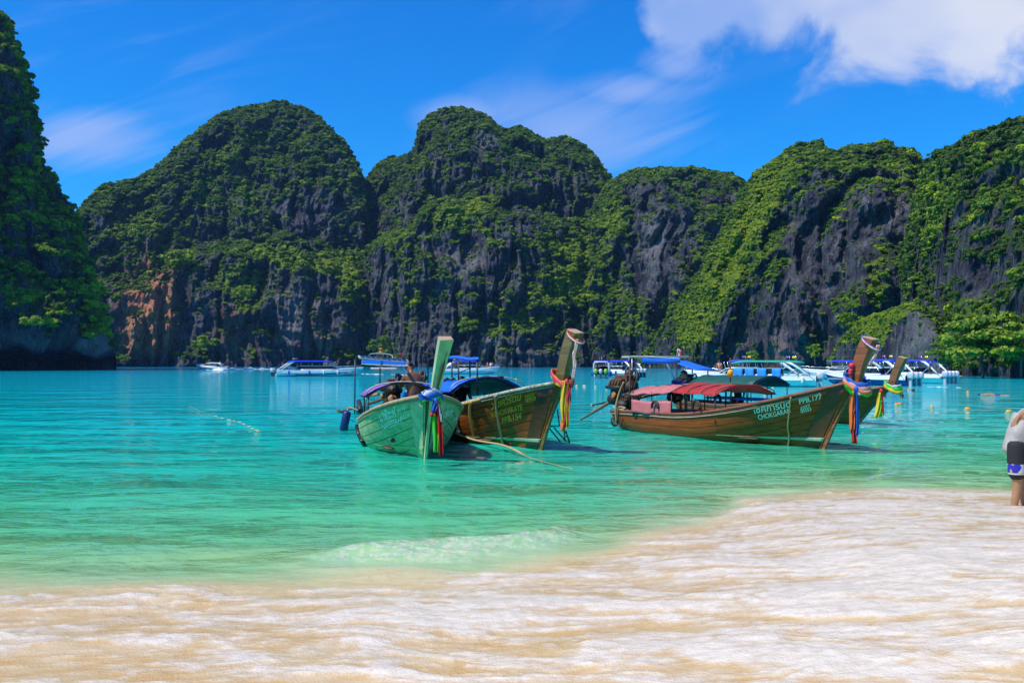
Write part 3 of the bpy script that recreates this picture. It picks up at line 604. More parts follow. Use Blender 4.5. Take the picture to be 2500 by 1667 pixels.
# ------------------------------------------------------------------ longtail boats
class Longtail:
    """local frame: x to the bow, y to port, z up; the stem meets the water at the origin"""
    def __init__(s, root, foot, heading, L, rake, zbow, zmid, zstern, B, post, plank_m, bottom_m, rail_m, post_m, inner_m, stripe_m, band_m=None, ns=8, gap=0.008, band_q=.945, zexp=1.75, q0=.22, side_lean=(0, 0)):
        s.L, s.rake, s.zbow, s.zmid, s.zstern, s.B = L, rake, zbow, zmid, zstern, B
        s.th = R(heading); s.root = root; s.zexp, s.q0 = zexp, q0
        root.location = foot; root.rotation_euler = (0, 0, s.th - math.pi / 2)
        s.M = Matrix.Translation(Vector(foot)) @ Matrix.Rotation(s.th - math.pi / 2, 4, 'Z'); s.Mi = s.M.inverted()
        # inner shell and transom
        sv = np.linspace(0, 1, 34); tv = np.linspace(0, 1, 10)
        for side in (1, -1):
            SS, TT = np.meshgrid(sv, tv, indexing='ij'); G = s.S(SS, TT, side, -0.02)
            MB().slab(G if side > 0 else G[:, ::-1], 0.03).build('hull_side', inner_m, root)
        ring = [tuple(p) for p in s.S(np.zeros(9), np.linspace(0, 1, 9), 1, -0.01)] + [tuple(p) for p in s.S(np.zeros(9), np.linspace(1, 0, 9), -1, -0.01)]
        MB().rings([ring, [(p[0] - 0.05, p[1] * .98, p[2]) for p in ring]], smooth=False).build('transom', plank_m, root)
        # planking: each strake a part
        g = gap
        cuts = np.linspace(0, 1, ns + 1) ** 0.92
        for side in (1, -1):
            for i in range(ns):
                t0, t1 = cuts[i] + g * .5, cuts[i + 1] - g * .5
                ss = np.linspace(0, 0.992, 44); rows = []
                tt = [t0, t0, lerp(t0, t1, .5), t1, t1]; oo = [-0.012, 0.0165, 0.018, 0.0165, -0.012]
                P = [s.S(ss, np.full(44, a), side, b) for a, b in zip(tt, oo)]
                q = MB().rings([[tuple(P[j][k]) for j in range(5)] for k in range(44)], closed=False, caps=False, smooth=False)
                q.build('strake', bottom_m if i < 1 else plank_m, root)
        # rail, stem, floor
        for side in (1, -1):
            ss = np.linspace(0.0, 0.985, 40); P = s.S(ss, np.ones(40), side, 0.02); P[:, 2] += 0.02
            MB().tube([tuple(p) for p in P], 0.042, 6, r2=0.035, up=(0, 0, 1)).build('gunwale', rail_m, root)
            P = s.S(ss, np.full(40, .972), side, 0.03)
            MB().tube([tuple(p) for p in P], 0.016, 6).build('rubbing_strake', rail_m, root)
        a0 = Vector((-0.02, 0, -0.28)); a1 = Vector((rake - 0.02, 0, zbow + 0.02))
        mb = MB(); n = 10; rs = []
        for i in range(n + 1):
            p = a0.lerp(a1, i / n); p.x += -0.05 * math.sin(math.pi * i / n); d = 0.055; h = 0.032 + 0.02 * i / n
            rs.append([p + Vector((-d, -h, 0)), p + Vector((d * .7, -h * .7, 0)), p + Vector((d * .7, h * .7, 0)), p + Vector((-d, h, 0))])
        mb.rings(rs, smooth=False).build('stem', post_m, root)
        # carved bow post
        (bx, bz), (tx, tz), wb, wt, th = post
        mb = MB(); rs = []
        for i in range(13):
            k = i / 12; x = lerp(bx, tx, k) - 0.05 * math.sin(math.pi * k) * (tz - bz); z = lerp(bz, tz, k); wv = lerp(wb, wt, k ** 1.4) / 2; tk = th * (0.55 + 0.5 * k) / 2
            sl = (tx - bx) / (tz - bz) * 0.35; zz = lambda u: z - u * sl - (0.10 * max(u, 0) * (k > .99))
            rs.append([Vector((x - wv, -tk, zz(-wv))), Vector((x - wv, tk, zz(-wv))), Vector((x + wv * .8, tk, zz(wv))), Vector((x + wv, tk * .3, zz(wv))), Vector((x + wv, -tk * .3, zz(wv))), Vector((x + wv * .8, -tk, zz(wv)))])
        for i, ring_ in enumerate(rs):
            for p in ring_: p.y += lerp(side_lean[0], side_lean[1], i / 12)
        mb.rings(rs, smooth=False); s.post_obj = mb.build('bow_post', post_m, root)
        topc = sum(rs[-1], Vector()) / 6
        cap = [[topc + (p - topc) * 1.0 + Vector((0, 0, .002)) for p in rs[-1]], [topc + (p - topc) * .96 + Vector((0, 0, .018)) for p in rs[-1]]]
        MB().rings(cap, smooth=False).build('end_grain', mat('end_grain', (0.42, 0.30, 0.20), .8, .3, 30), root)
        s.post = post
        # inside: floor boards, thwarts and foredeck
        for k in range(4):
            x = -L * (0.16 + 0.2 * k); sv1 = s.s_of(x); yb = s.half(sv1) * .93
            MB().box((x, 0, lerp(s.zk(sv1), s.zs(sv1), .72)), (0.22, 2 * yb * .92, 0.05)).build('thwart', inner_m, root)
        rows = [[(x, y * s.half(s.s_of(x)) * .7, 0.12) for y in (-1, -.5, 0, .5, 1)] for x in np.linspace(-L * .93, -L * .2, 12)]
        MB().slab(rows, 0.03).build('floor_deck', inner_m, root)
        dk = [[tuple(p) for p in np.linspace(s.S(np.array([q]), np.array([.97]), 1, -.03)[0], s.S(np.array([q]), np.array([.97]), -1, -.03)[0], 5)] for q in np.linspace(.80, .985, 8)]
        MB().slab(dk, 0.03).build('foredeck', inner_m, root)
        if stripe_m: s.patch('waterline_stripe', stripe_m, .60, .99, lambda q: s.t_at(q, 0.15 + .02 * q), lambda q: s.t_at(q, 0.15 + .02 * q + 0.09 * np.clip((q - .6) / .38, 0.05, 1)), .026)
        if band_m: s.patch('stem_board', band_m, band_q, .985, lambda q: np.full_like(q, .06), lambda q: np.full_like(q, .985), .024, slant=.035)
    def zs(s, q):
        return s.zmid + (s.zstern - s.zmid) * np.clip((.3 - q) / .3, 0, 1) ** 1.7 + (s.zbow - s.zmid) * np.clip((q - s.q0) / (1 - s.q0), 0, 1) ** s.zexp
    def half(s, q): return s.B * np.interp(q, [0, .06, .2, .4, .6, .75, .86, .93, .975, 1], [.56, .70, .90, 1, .99, .88, .66, .42, .19, .04])
    def zk(s, q): return -0.30 + 0.22 * np.clip((.25 - q) / .25, 0, 1) ** 2 + 0.14 * np.clip((q - .8) / .2, 0, 1)
    def s_of(s, x): return float(np.clip((x + s.L) / (s.L + s.rake * .4), 0, 1))
    def raw(s, q, t, side):
        q = np.asarray(q, float); t = np.maximum(np.asarray(t, float), 1e-4); w = sstep(q, .45, 1.0)
        a = t * math.pi / 2; ym = np.sin(a) ** .72; zm = (1 - np.cos(a)) ** 1.05; yb = t ** 1.25; zb = t ** 0.95
        xk = -s.L + .45 + (s.L - .45) * q; xs = -s.L + (s.L + s.rake) * q
        x = lerp(xk, xs, lerp(t ** 1.4, t, w)); y = side * s.half(q) * lerp(ym, yb, w) + side * .012; z = s.zk(q) + (s.zs(q) - s.zk(q)) * lerp(zm, zb, w)
        return np.stack([x, y, z], -1)
    def S(s, q, t, side, off=0.0):
        q = np.asarray(q, float); t = np.asarray(t, float); p = s.raw(q, t, side); e = .01
        du = s.raw(q + e, t, side) - s.raw(q - e, t, side); dv = s.raw(q, t + e, side) - s.raw(q, t - e, side)
        n = np.cross(du, dv); n /= np.linalg.norm(n, axis=-1, keepdims=True) + 1e-9
        n *= np.where(np.sign(n[..., 1:2]) == 0, 1, np.sign(n[..., 1:2])) * side
        return p + n * off
    def t_at(s, q, z):
        tt = np.linspace(0, 1, 80); q = np.atleast_1d(q); zz = s.raw(q[:, None], tt[None, :], 1)[..., 2]
        return np.array([np.interp(z[i] if np.ndim(z) else z, zz[i], tt) for i in range(len(q))])
    def patch(s, name, m, q0, q1, lo, hi, off, slant=0.0, sides=(1, -1)):
        for side in sides:
            q = np.linspace(q0, q1, 24); a, b = lo(q), hi(q); rows = []
            for k in range(6):
                t = lerp(a, b, k / 5); qq = q + slant * 0 + (1 - k / 5) * slant * (q1 - q) / (q1 - q0) * -1
                rows.append(s.S(qq, t, side, off))
            G = np.array(rows); MB().slab(G if side < 0 else G[:, ::-1], .006).build(name, m, s.root)
    def find(s, px, py, side):
        """hull coordinates of the spot seen at a photo pixel"""
        if not hasattr(s, '_tab'):
            s._tab = {}
            for sd in (1, -1):
                Q, T = np.meshgrid(np.linspace(0, 1, 240), np.linspace(0, 1, 90), indexing='ij'); P = s.S(Q, T, sd, .02).reshape(-1, 3)
                Wp = P @ np.array(s.M.to_3x3()).T + np.array(s.M.translation); s._tab[sd] = (Q.ravel(), T.ravel(), *proj(Wp))
        Q, T, X, Y = s._tab[side]; i = np.argmin((X - px) ** 2 + (Y - py) ** 2); return Q[i], T[i]
    def on_hull(s, px, py, side, off): q, t = s.find(px, py, side); return Vector(s.S(np.array([q]), np.array([t]), side, off)[0])
    def write(s, body, p0, p1, top, m, side=-1, label=None):
        """letters painted along the planking from pixel p0 to p1, cap height up to pixel top"""
        V, T, wd = text_tris(body); q0, t0 = s.find(*p0, side); q1, t1 = s.find(*p1, side); q2, t2 = s.find(*top, side)
        u = V[:, 0] / wd; v = V[:, 1] / 0.70
        P = s.S(q0 + u * (q1 - q0) + v * (q2 - q0), np.clip(t0 + u * (t1 - t0) + v * (t2 - t0), 0, 1.1), side, .0235)
        return MB().add(P.tolist(), T).build('lettering', m, s.root)
    def at(s, px, py, y=0.0):
        """local point seen at a photo pixel on the lengthwise plane y"""
        o = s.Mi @ Vector((0, 0, CAMH)); d = s.Mi.to_3x3() @ ray(px, py); k = (y - o.y) / d.y; return o + d * k
    def canopy(s, name, m, x0, x1, hw, ze, zc, rise0=0.0, rise1=0.0, droop=0.0, n=9):
        rows = []
        for i in range(11):
            k = i / 10; x = lerp(x0, x1, k); r = []
            for j in range(n):
                u = -1 + 2 * j / (n - 1); r.append((x, hw * u, ze + (zc - ze) * math.cos(u * math.pi / 2) ** .8 + lerp(rise0, rise1, k) - droop * math.sin(math.pi * k * 3) ** 2 * .3 + .012 * math.sin(5 * x + 7 * u)))
            rows.append(r)
        return MB().slab(rows, .018).build(name, m, s.root)

wood_o = dict(stretch=(0.35, 3, 5), scale=3.2, bump=0.25, bscale=22)
WOOD = mat('varnished_teak', (0.38, 0.092, 0.018), .5, .2, col2=(0.24, 0.050, 0.010), spec=.2, **wood_o)
WOOD_D = mat('dark_teak', (0.38, 0.105, 0.020), .5, .2, col2=(0.23, 0.056, 0.011), spec=.2, **wood_o)
WOOD_K = mat('dark_bow_board', (0.10, 0.040, 0.016), .45, .4, **wood_o)
WOOD_B = mat('weathered_brown_bottom', (0.17, 0.07, 0.03), .6, .45, **wood_o)
WOOD_R = mat('brown_rail', (0.24, 0.09, 0.045), .5, .4, **wood_o)
POST_B = mat('oiled_post_wood', (0.26, 0.10, 0.035), .4, .45, coat=.2, **wood_o)
POST_C = mat('reddish_post_wood', (0.36, 0.115, 0.045), .4, .5, coat=.2, **wood_o)
POST_O = mat('olive_post_wood', (0.20, 0.14, 0.045), .5, .45, **wood_o)
INNER = mat('boat_inside_wood', (0.15, 0.085, 0.045), .7, .4, **wood_o)
MINT = mat('mint_paint', (0.36, 0.52, 0.36), .6, .3, 8)
MINT_R = mat('flaking_mint_rail', (0.42, 0.50, 0.38), .7, .5, 14, col2=(0.22, 0.14, 0.08))
DECKTAN = mat('worn_tan_rail', (0.42, 0.30, 0.17), .75, .35, 10)
def green_planks():
    m = D.materials.new('peeling_green_planks'); m.use_nodes = True; t = NT(m.node_tree); co = t.n('ShaderNodeTexCoord').outputs['Object']
    a = t.noise(t.scl(co, (.6, 2, 3)), 4, 6, .65); b = t.noise(t.scl(co, (7, 7, .9)), 1.6, 4, .6); d = t.noise(co, 22, 4)
    col = t.mix(t.ss(a, .3, .7), (0.155, 0.30, 0.125), (0.36, 0.48, 0.24)); col = t.mix(t.ss(b, .60, .72, 0, .8), col, (0.36, 0.20, 0.06)); col = t.mix(t.ss(d, .60, .72, 0, .5), col, (0.12, 0.10, 0.05))
    p = t.n('ShaderNodeBsdfPrincipled', i_Base_Color=col, i_Roughness=.62, i_Normal=t.n('ShaderNodeBump', i_Strength=.3, i_Distance=.02, i_Height=d)); t.n('ShaderNodeOutputMaterial', i_Surface=p); return m
GREEN = green_planks()
GREENPOST = mat('green_post_paint', (0.46, 0.56, 0.30), .6, .3, 5, (1, 1, .4), .3, 25, col2=(0.30, 0.36, 0.20))
GREENBOT = mat('dark_fouled_bottom', (0.05, 0.055, 0.03), .7, .5, 5)
WHITEPAINT = mat('letter_white', (0.80, 0.82, 0.74), .6, .2, 30)
YELLOWPAINT = mat('letter_yellow', (0.72, 0.46, 0.03), .6, .3, 30)
BLACK = mat('black_metal', (0.018, 0.018, 0.020), .45, .4, 20)
IRON = mat('oily_iron', (0.055, 0.042, 0.034), .5, .5, 18, metal=.5, bump=.4)
RUST = mat('rusty_pipe', (0.14, 0.06, 0.03), .75, .5, 14, bump=.3)
GREYW = mat('grey_shaft_wood', (0.17, 0.13, 0.10), .75, .4, 12, (.3, 3, 3))
GALV = mat('galvanised_tube', (0.48, 0.47, 0.43), .4, .25, 20, metal=.4)
ROPE = mat('tan_rope', (0.50, 0.36, 0.19), .9, .3, 60, bump=.5, bscale=120)
HOSE = mat('yellow_hose', (0.52, 0.30, 0.07), .55, .3, 12)
RUBBER = mat('black_rubber', (0.022, 0.020, 0.020), .6, .4, 20)
def tarp(name, col, tr=.3, **k): return mat(name, col, k.pop('rough', .55), .18, 4, trans=tr, bump=.25, bscale=9, **k)
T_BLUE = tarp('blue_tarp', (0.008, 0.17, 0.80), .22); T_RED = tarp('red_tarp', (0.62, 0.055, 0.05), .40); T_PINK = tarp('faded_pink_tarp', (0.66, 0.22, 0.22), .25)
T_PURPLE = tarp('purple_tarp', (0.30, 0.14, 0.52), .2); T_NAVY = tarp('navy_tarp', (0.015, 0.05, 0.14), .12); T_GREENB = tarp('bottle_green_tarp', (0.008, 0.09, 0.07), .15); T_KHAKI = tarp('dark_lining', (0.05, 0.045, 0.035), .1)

# -- green boat
F1 = on_level(1037, 1120); r1 = empty('longtail_boat', F1, label='pale green planked longtail boat with peeling paint and a purple edged canopy', cat='boat', group='wooden longtail boats moored off the beach')
b1 = Longtail(r1, F1, 13.5, 6.3, .95, 1.35, .52, .61, 1.06, ((.74, 1.16), (1.42, 2.47), .15, .33, .25), GREEN, GREENBOT, DECKTAN, GREENPOST, INNER, mat('bright_green_stripe', (0.34, 0.55, 0.20), .6), GREENPOST, ns=7, gap=.010, zexp=1.42, q0=.20, side_lean=(.05, .20))
# -- brown boat beside it
F2 = on_level(1316, 1097); r2 = empty('longtail_boat', F2, label='brown longtail boat with yellow lettering and blue canopy, moored against the green boat', cat='boat', group='wooden longtail boats moored off the beach')
b2 = Longtail(r2, F2, 28.0, 8.0, 1.10, 1.56, .58, .56, .92, ((.98, 1.46), (1.62, 2.68), .36, .40, .22), WOOD_D, WOOD_B, MINT_R, POST_O, INNER, MINT, WOOD_K, zexp=1.0, q0=.39)
# -- brown boat with pink canopy
F3 = on_level(2003, 1094); r3 = empty('longtail_boat', F3, label='long brown longtail boat with white lettering and a faded red canopy', cat='boat', group='wooden longtail boats moored off the beach')
b3 = Longtail(r3, F3, 26.5, 8.25, 1.14, 1.57, .58, .50, .95, ((1.06, 1.40), (1.56, 2.54), .30, .36, .21), WOOD, WOOD_B, WOOD_R, POST_C, INNER, MINT, WOOD_K, zexp=1.65, q0=.37)
# -- brown boat behind
F4 = on_level(2080, 1035); r4 = empty('longtail_boat', F4, label='brown longtail boat mostly hidden behind the red canopied one, with a dark green canopy', cat='boat', group='wooden longtail boats moored off the beach')
b4 = Longtail(r4, F4, 30.0, 8.4, 1.60, 1.25, .42, .48, .95, ((1.54, 1.12), (2.02, 2.16), .27, .28, .18), WOOD, WOOD_B, WOOD_R, POST_B, INNER, None, None, zexp=1.2, q0=.35)

# lettering
b1.write('นาฟีซะห์', (928, 1028), (968, 1016), (924, 1005), WHITEPAINT); b1.write('5032', (971, 1007), (990, 1000), (970, 998), WHITEPAINT)
b1.write('NAFEESAH', (935, 1050), (981, 1032), (932, 1035), WHITEPAINT); b1.write('52016', (980, 1025), (1001, 1016), (979, 1015), WHITEPAINT)
b1.write('นาฟีซะห์', (1082, 1022), (1104, 1012), (1080, 1004), WHITEPAINT, 1); b1.write('NAFEESAH', (1080, 1040), (1106, 1028), (1078, 1026), WHITEPAINT, 1)
b2.write('ว.โชควิรัตน์', (1200, 1000), (1274, 976), (1198, 981), YELLOWPAINT); b2.write('5652', (1282, 972), (1303, 965), (1281, 963), YELLOWPAINT); b2.write('00953', (1283, 982), (1308, 975), (1282, 973), YELLOWPAINT)
b2.write('V.CHOKVIRATE', (1199, 1020), (1277, 1000), (1197, 1006), YELLOWPAINT); b2.write('PPB.154', (1227, 1034), (1272, 1022), (1225, 1020), YELLOWPAINT)
b3.write('โชคการันต์', (1840, 1010), (1933, 992), (1837, 994), WHITEPAINT); b3.write('CHOKGARAN', (1852, 1025), (1930, 1006), (1850, 1012), WHITEPAINT)
b3.write('PPB.177', (1952, 987), (2009, 974), (1950, 974), WHITEPAINT); b3.write('5552', (1955, 999), (1977, 993), (1954, 992), WHITEPAINT); b3.write('05553', (1956, 1007), (1982, 1002), (1955, 1000), WHITEPAINT)
# ------------------------------------------------------------------ what stands and hangs on the longtails
P3 = lambda *a: [Vector(p) for p in a]
def wp(b, p): return b.M @ Vector(p)
# ---- green boat
r = r1
MB().rod(b1.at(866, 1010, -.62), b1.at(867, 880, -.62), .022).build('canopy_post', BLACK, r)
MB().rod(b1.at(927, 945, .1), b1.at(928, 898, .1), .022).build('canopy_post', RUST, r)
MB().rod(b1.at(997, 985, .55), b1.at(998, 880, .55), .018).build('canopy_post', BLACK, r)
pc = b1.at(937, 877, 0.0)
def tilt_panel(cn, wd, ln, th, roll, pitch):
    return cn, Matrix.Rotation(roll, 3, 'X') @ Matrix.Rotation(pitch, 3, 'Y')
cn, rt = tilt_panel(pc, 0, 0, 0, R(-5), R(7))
sp = MB().box(cn, (.62, 1.44, .035), rt).build('solar_panel', mat('panel_frame', (.55, .53, .50), .4, .15, metal=.3), r)
cell_m = mat('solar_cell', (.012, .016, .035), .3, .2, 8)
for i in range(9):
    for j in range(2):
        MB().box(cn + rt @ Vector((-.145 + .29 * j, -.60 + .15 * i, .0205)), (.272, .138, .004), rt).build('solar_cell', cell_m, sp)
rows = [[b1.at(885 + (992 - 885) * v + 2 * math.sin(v * 9), 879 + 5 * v + 8.5 * u, -.05 + .02 * math.sin(u * 3)) + Vector((.06 * math.sin(u * 3.1), 0, 0)) for v in np.linspace(0, 1, 12)] for u in np.linspace(0, 1, 6)]
MB().slab(rows, .03).build('rolled_tarp', T_BLUE, r)
fr = [b1.at(x, y, -.05) + Vector((.04, 0, 0)) for x, y in ((884, 879), (884, 886), (889, 889), (985, 893), (992, 891), (993, 884))]
MB().tube(smooth_path(fr, 4), .013).build('tarp_frame', mat('cream_tube', (.60, .52, .36), .5), r)
MB().tube(smooth_path([b1.at(x, y, .0) for x, y in ((900, 871), (905, 864), (930, 863), (954, 866), (959, 874))], 5), .014).build('handrail', GALV, r)
def beacon(b, px, py, h, rad, colr, base_m, name, label):
    p = b.at(px, py, 0.0); e = empty(name, wp(b, p), label=label, cat='light')
    MB().lathe((0, 0, 0), (0, 0, 1), [(0, rad * .95), (h * .35, rad), (h * .36, rad * .9)]).build('base', base_m, e)
    MB().lathe((0, 0, h * .36), (0, 0, 1), [(0, rad * 1.02), (h * .5, rad * .98), (h * .6, rad * .8), (h * .64, rad * .3)]).build('lens', colr, e)
beacon(b1, 930, 862, .155, .052, mat('amber_lens', (.85, .20, .01), .2, .1, trans=.3), mat('yellow_base', (.75, .42, .03), .4), 'beacon_light', 'orange beacon on a yellow base above the solar panel')
beacon(b1, 978, 872, .10, .032, mat('red_lens', (.70, .012, .012), .2, .1, trans=.3), BLACK, 'beacon_light', 'small red beacon at the right end of the solar panel')
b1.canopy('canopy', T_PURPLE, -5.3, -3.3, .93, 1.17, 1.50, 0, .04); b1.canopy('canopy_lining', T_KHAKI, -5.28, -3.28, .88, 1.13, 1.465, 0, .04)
for x, y in ((-3.4, .86), (-3.4, -.86), (-5.2, .8), (-5.2, -.8)): MB().rod((x, y, .5), (x, y, 1.2), .018).build('canopy_pole', BLACK, r)
MB().tube([(-3.29, .92 * math.sin(a), 1.20 + .335 * math.cos(a) ** .8 + 0.005) for a in np.linspace(-1.5, 1.5, 15)], .016).build('canopy_hoop', mat('pale_hoop', (.5, .45, .33), .6), r)
MB().tube(smooth_path([b1.at(893, 950, -.7), b1.at(890, 962, -.7), b1.at(893, 975, -.72), b1.at(892, 990, -.7)], 4), .016).build('lashing', ROPE, r)
MB().tube([b1.at(876, 980, -.75), b1.at(880, 1003, -.78)], .07, 9).build('dark_float', RUBBER, r)
MB().box(b1.at(883, 1000, -.62), (.25, .34, .28)).build('crate', mat('teal_box', (.03, .24, .28), .5), r)
MB().rod(b1.at(893, 968, -.3), b1.at(924, 962, 0), .045).build('bundle', mat('bamboo', (.36, .24, .09), .6), r)

def engine(b, x, z, s, lean=0.0):
    """truck engine on its pivot: block, head, pipes, air box"""
    e = MB().box((x, 0, z), (.62 * s, .42 * s, .40 * s)).build('engine_block', IRON, b.root)
    MB().box((x + .05 * s, 0, z + .28 * s), (.52 * s, .26 * s, .18 * s)).build('cylinder_head', RUST, e)
    for k in range(4): MB().tube(smooth_path([(x + (-.2 + .13 * k) * s, -.13 * s, z + .26 * s), (x + (-.2 + .13 * k) * s, -.27 * s, z + .22 * s), (x + (-.24 + .13 * k) * s, -.30 * s, z + .05 * s)], 3), .032 * s, 7).build('exhaust_pipe', RUST, e)
    MB().tube([(x - .35 * s, -.30 * s, z + .06 * s), (x + .3 * s, -.30 * s, z + .06 * s)], .045 * s).build('manifold', IRON, e)
    MB().lathe((x + .32 * s, 0, z + .05 * s), (1, 0, 0), [(0, .20 * s), (.03, .20 * s), (.035, .06 * s), (.10, .06 * s)], 14).build('flywheel', IRON, e)
    MB().lathe((x + .34 * s, .12 * s, z + .30 * s), (1, 0, 0), [(0, .09 * s), (.05, .09 * s), (.055, .03)], 12).build('pulley', IRON, e)
    MB().lathe((x - .1 * s, .17 * s, z + .26 * s), (0, .2, 1), [(0, .10 * s), (.22 * s, .11 * s), (.24 * s, .04 * s)], 10).build('air_filter', IRON, e)
    MB().tube(smooth_path([(x + .1 * s, .1 * s, z + .36 * s), (x + .25 * s, .16 * s, z + .5 * s), (x + .42 * s, .1 * s, z + .3 * s), (x + .38 * s, 0, z)], 4), .03 * s).build('hose', RUBBER, e)
    MB().lathe((x - .05 * s, -.2 * s, z - .12 * s), (0, -1, 0), [(0, .07 * s), (.10 * s, .07 * s)], 9).build('oil_filter', mat('orange_filter', (.55, .20, .02), .5), e)
    MB().box((x, 0, z - .32 * s), (.16 * s, .16 * s, .30 * s)).build('pivot', IRON, e)
    return e
def propeller(parent, p, ax, rad):
    hb = MB().lathe(p, ax, [(0, .02), (.03, .045), (.10, .04), (.14, .01)], 9).build('propeller', RUST, parent)
    A = Vector(ax).normalized(); U = A.orthogonal().normalized(); Vv = A.cross(U)
    for k in range(2):
        d = (U * math.cos(k * math.pi + .9) + Vv * math.sin(k * math.pi + .9)); t = A.cross(d)
        rows = [[Vector(p) + A * .06 + d * rad * u + t * (rad * .42 * math.sin(math.pi * min(u * .9 + .12, 1)) * v) + A * (.05 * v) for v in (-1, -.3, .3, 1)] for u in (.1, .4, .7, .9, 1.0)]
        MB().slab(rows, .012).build('propeller_blade', mat('bronze_blade', (.20, .14, .10), .45, .4, metal=.5), hb)
e1 = engine(b1, -6.0, 1.22, .95)
q0 = b1.at(905, 985, -.2); q1 = b1.at(834, 1004, -.75)
MB().tube([Vector((-6.1, 0, 1.1)), q0.lerp(q1, .2), q1], [.05, .045, .03]).build('drive_shaft', RUST, r); propeller(r, q1, q1 - q0, .17)
MB().rod(Vector((-5.8, 0, 1.15)), Vector((-4.9, .1, 1.0)), .025).build('tiller', RUST, r)
hs = [b1.on_hull(x, y, -1, .06) for x, y in ((857, 1040), (862, 1056), (872, 1068), (890, 1077), (915, 1080), (940, 1077), (962, 1072))]
MB().tube(smooth_path(hs, 4), .045, 8).build('bumper_hose', mat('wet_black_hose', (.015, .013, .012), .3, .4, 20, bump=.4), r)

MB().tube(smooth_path([Vector((1.51, .20, 2.20)), Vector((1.25, .165, 1.9)), Vector((1.02, .11, 1.55)), Vector((.88, .06, 1.25))], 4), [.008] * 3 + [.022] * 8 + [.012] * 2, 6, r2=.01).build('post_crack', mat('olive_crack', (.10, .075, .02), .8), r)
# big blue fender at the stern
fp = b1.M @ b1.at(848, 1004, -.95)
e = empty('boat_fender', fp, label='dark blue cylindrical fender hanging at the stern of the green boat', cat='fender')
ax = (at(838, 1052, fp.y) - fp)
MB().lathe((0, 0, 0), ax, [(-.02, .03), (0, .09), (.04, .125), (ax.length - .05, .125), (ax.length, .09), (ax.length + .02, .03)], 14).build('body', mat('navy_fender', (.008, .020, .13), .35, .3, 10), e)
MB().tube(smooth_path([(0, 0, 0), (.05, .05, .12), b1.M @ Vector((-6.0, -.6, .62)) - fp], 4), .014).build('rope', ROPE, e)

# ---- brown boat with blue canopy
r = r2
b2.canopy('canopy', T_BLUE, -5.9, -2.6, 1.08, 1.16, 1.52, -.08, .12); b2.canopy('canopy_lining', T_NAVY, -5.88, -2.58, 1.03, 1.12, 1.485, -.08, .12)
for x in (-2.8, -3.8, -4.8, -5.7):
    for y in (-.98, .98): MB().rod((x, y, .5), (x, y, 1.2), .017).build('canopy_pole', BLACK, r)
MB().tube([(-2.59, 1.06 * math.sin(a), 1.29 + .36 * math.cos(a) ** .8) for a in np.linspace(-1.5, 1.5, 15)], .016).build('canopy_hoop', mat('pale_hoop', (.5, .45, .33), .6), r)
top = [[b2.at(1097 + 72 * v, 875 + 3 * v * v + 8 * (u > .5) * 0, -.45 + .9 * u) + Vector((0, 0, .04 * math.sin(math.pi * u) + .02 * math.sin(7 * v))) for v in np.linspace(0, 1, 8)] for u in np.linspace(0, 1, 6)]
MB().slab(top, .05).build('stern_awning', T_BLUE, r)
for px, y, pb in ((1120, -.4, 975), (1166, -.4, 965), (1148, .5, 960), (1104, .5, 960)): MB().rod(b2.at(px, pb, y), b2.at(px - 1, 880, y), .022).build('awning_post', BLACK, r)
MB().tube(smooth_path([b2.at(1045, 980, -.9), b2.at(1045, 890, -.9), b2.at(1048, 877, -.9), b2.at(1066, 874, -.9), b2.at(1095, 876, -.7)], 5), .02).build('awning_frame', IRON, r)
engine(b2, -7.4, 1.25, 1.0)
for px in (1090, 1105):
    MB().lathe(b2.at(px, 929, -.3), (1, -.3, 0), [(0, .09), (.05, .09), (.06, .04)], 12).build('engine_wheel', IRON, r)
MB().rod(b2.at(1110, 915, -.3), b2.at(1160, 893, -.2), .012).build('stay_line', BLACK, r)
MB().box(b2.at(1100, 968, .2), (.4, .5, .45)).build('crate', mat('dark_crate', (.03, .025, .025), .7), r)
MB().box(b2.at(1222, 921, 0), (.16, .10, .06)).build('ridge_knot', BLACK, r)
def draped(b, name, m, pts, rad, side=-1, off=.05, pre=(), post=()):
    P = list(pre) + [b.on_hull(x, y, side, off) for x, y in pts] + list(post)
    return MB().tube(smooth_path(P, 4), rad, 8).build(name, m, b.root)
g = b2.on_hull(1170, 965, -1, .05)
for nm, pp in (('hose_fender', ((1168, 966), (1158, 973), (1152, 990), (1150, 1010), (1153, 1032), (1158, 1060))), ('hose_fender', ((1150, 972), (1128, 979), (1118, 990), (1113, 1010), (1114, 1028), (1121, 1046)))):
    draped(b2, nm, HOSE, pp, .035, off=.07, pre=[b2.on_hull(pp[0][0] + 4, pp[0][1], -1, .05) + Vector((.02, .12, .05))])
MB().ball(b2.on_hull(1124, 1049, -1, .10), .055, sq=(1, 1, .8)).build('white_float', mat('white_float', (.7, .68, .62), .5), r)
draped(b2, 'bow_rope', ROPE, ((1210, 955), (1211, 975), (1216, 1010), (1223, 1050), (1229, 1083)), .022, off=.05, pre=[b2.on_hull(1218, 953, -1, .03) + Vector((0, .15, .06))])
draped(b2, 'bow_rope', ROPE, ((1208, 957), (1213, 1000), (1221, 1050), (1233, 1086)), .018, off=.055)
# mooring line down to the sand
ml = [b2.M @ b2.on_hull(1115, 1052, -1, .1), b2.M @ b2.on_hull(1165, 1066, -1, .14), at(1232, 1088, b2.M.translation.y - .5)]
for px, py in ((1292, 1116), (1340, 1130), (1400, 1145)): ml.append(on_level(px, py, .03))
mp = smooth_path(ml, 5)
tag(MB().tube(mp, [.026 if p.y > on_level(1290, 1116).y else .006 for p in mp], 7).build('mooring_rope', ROPE), 'thick tan mooring rope running from the brown boat into the shallow water', 'rope')
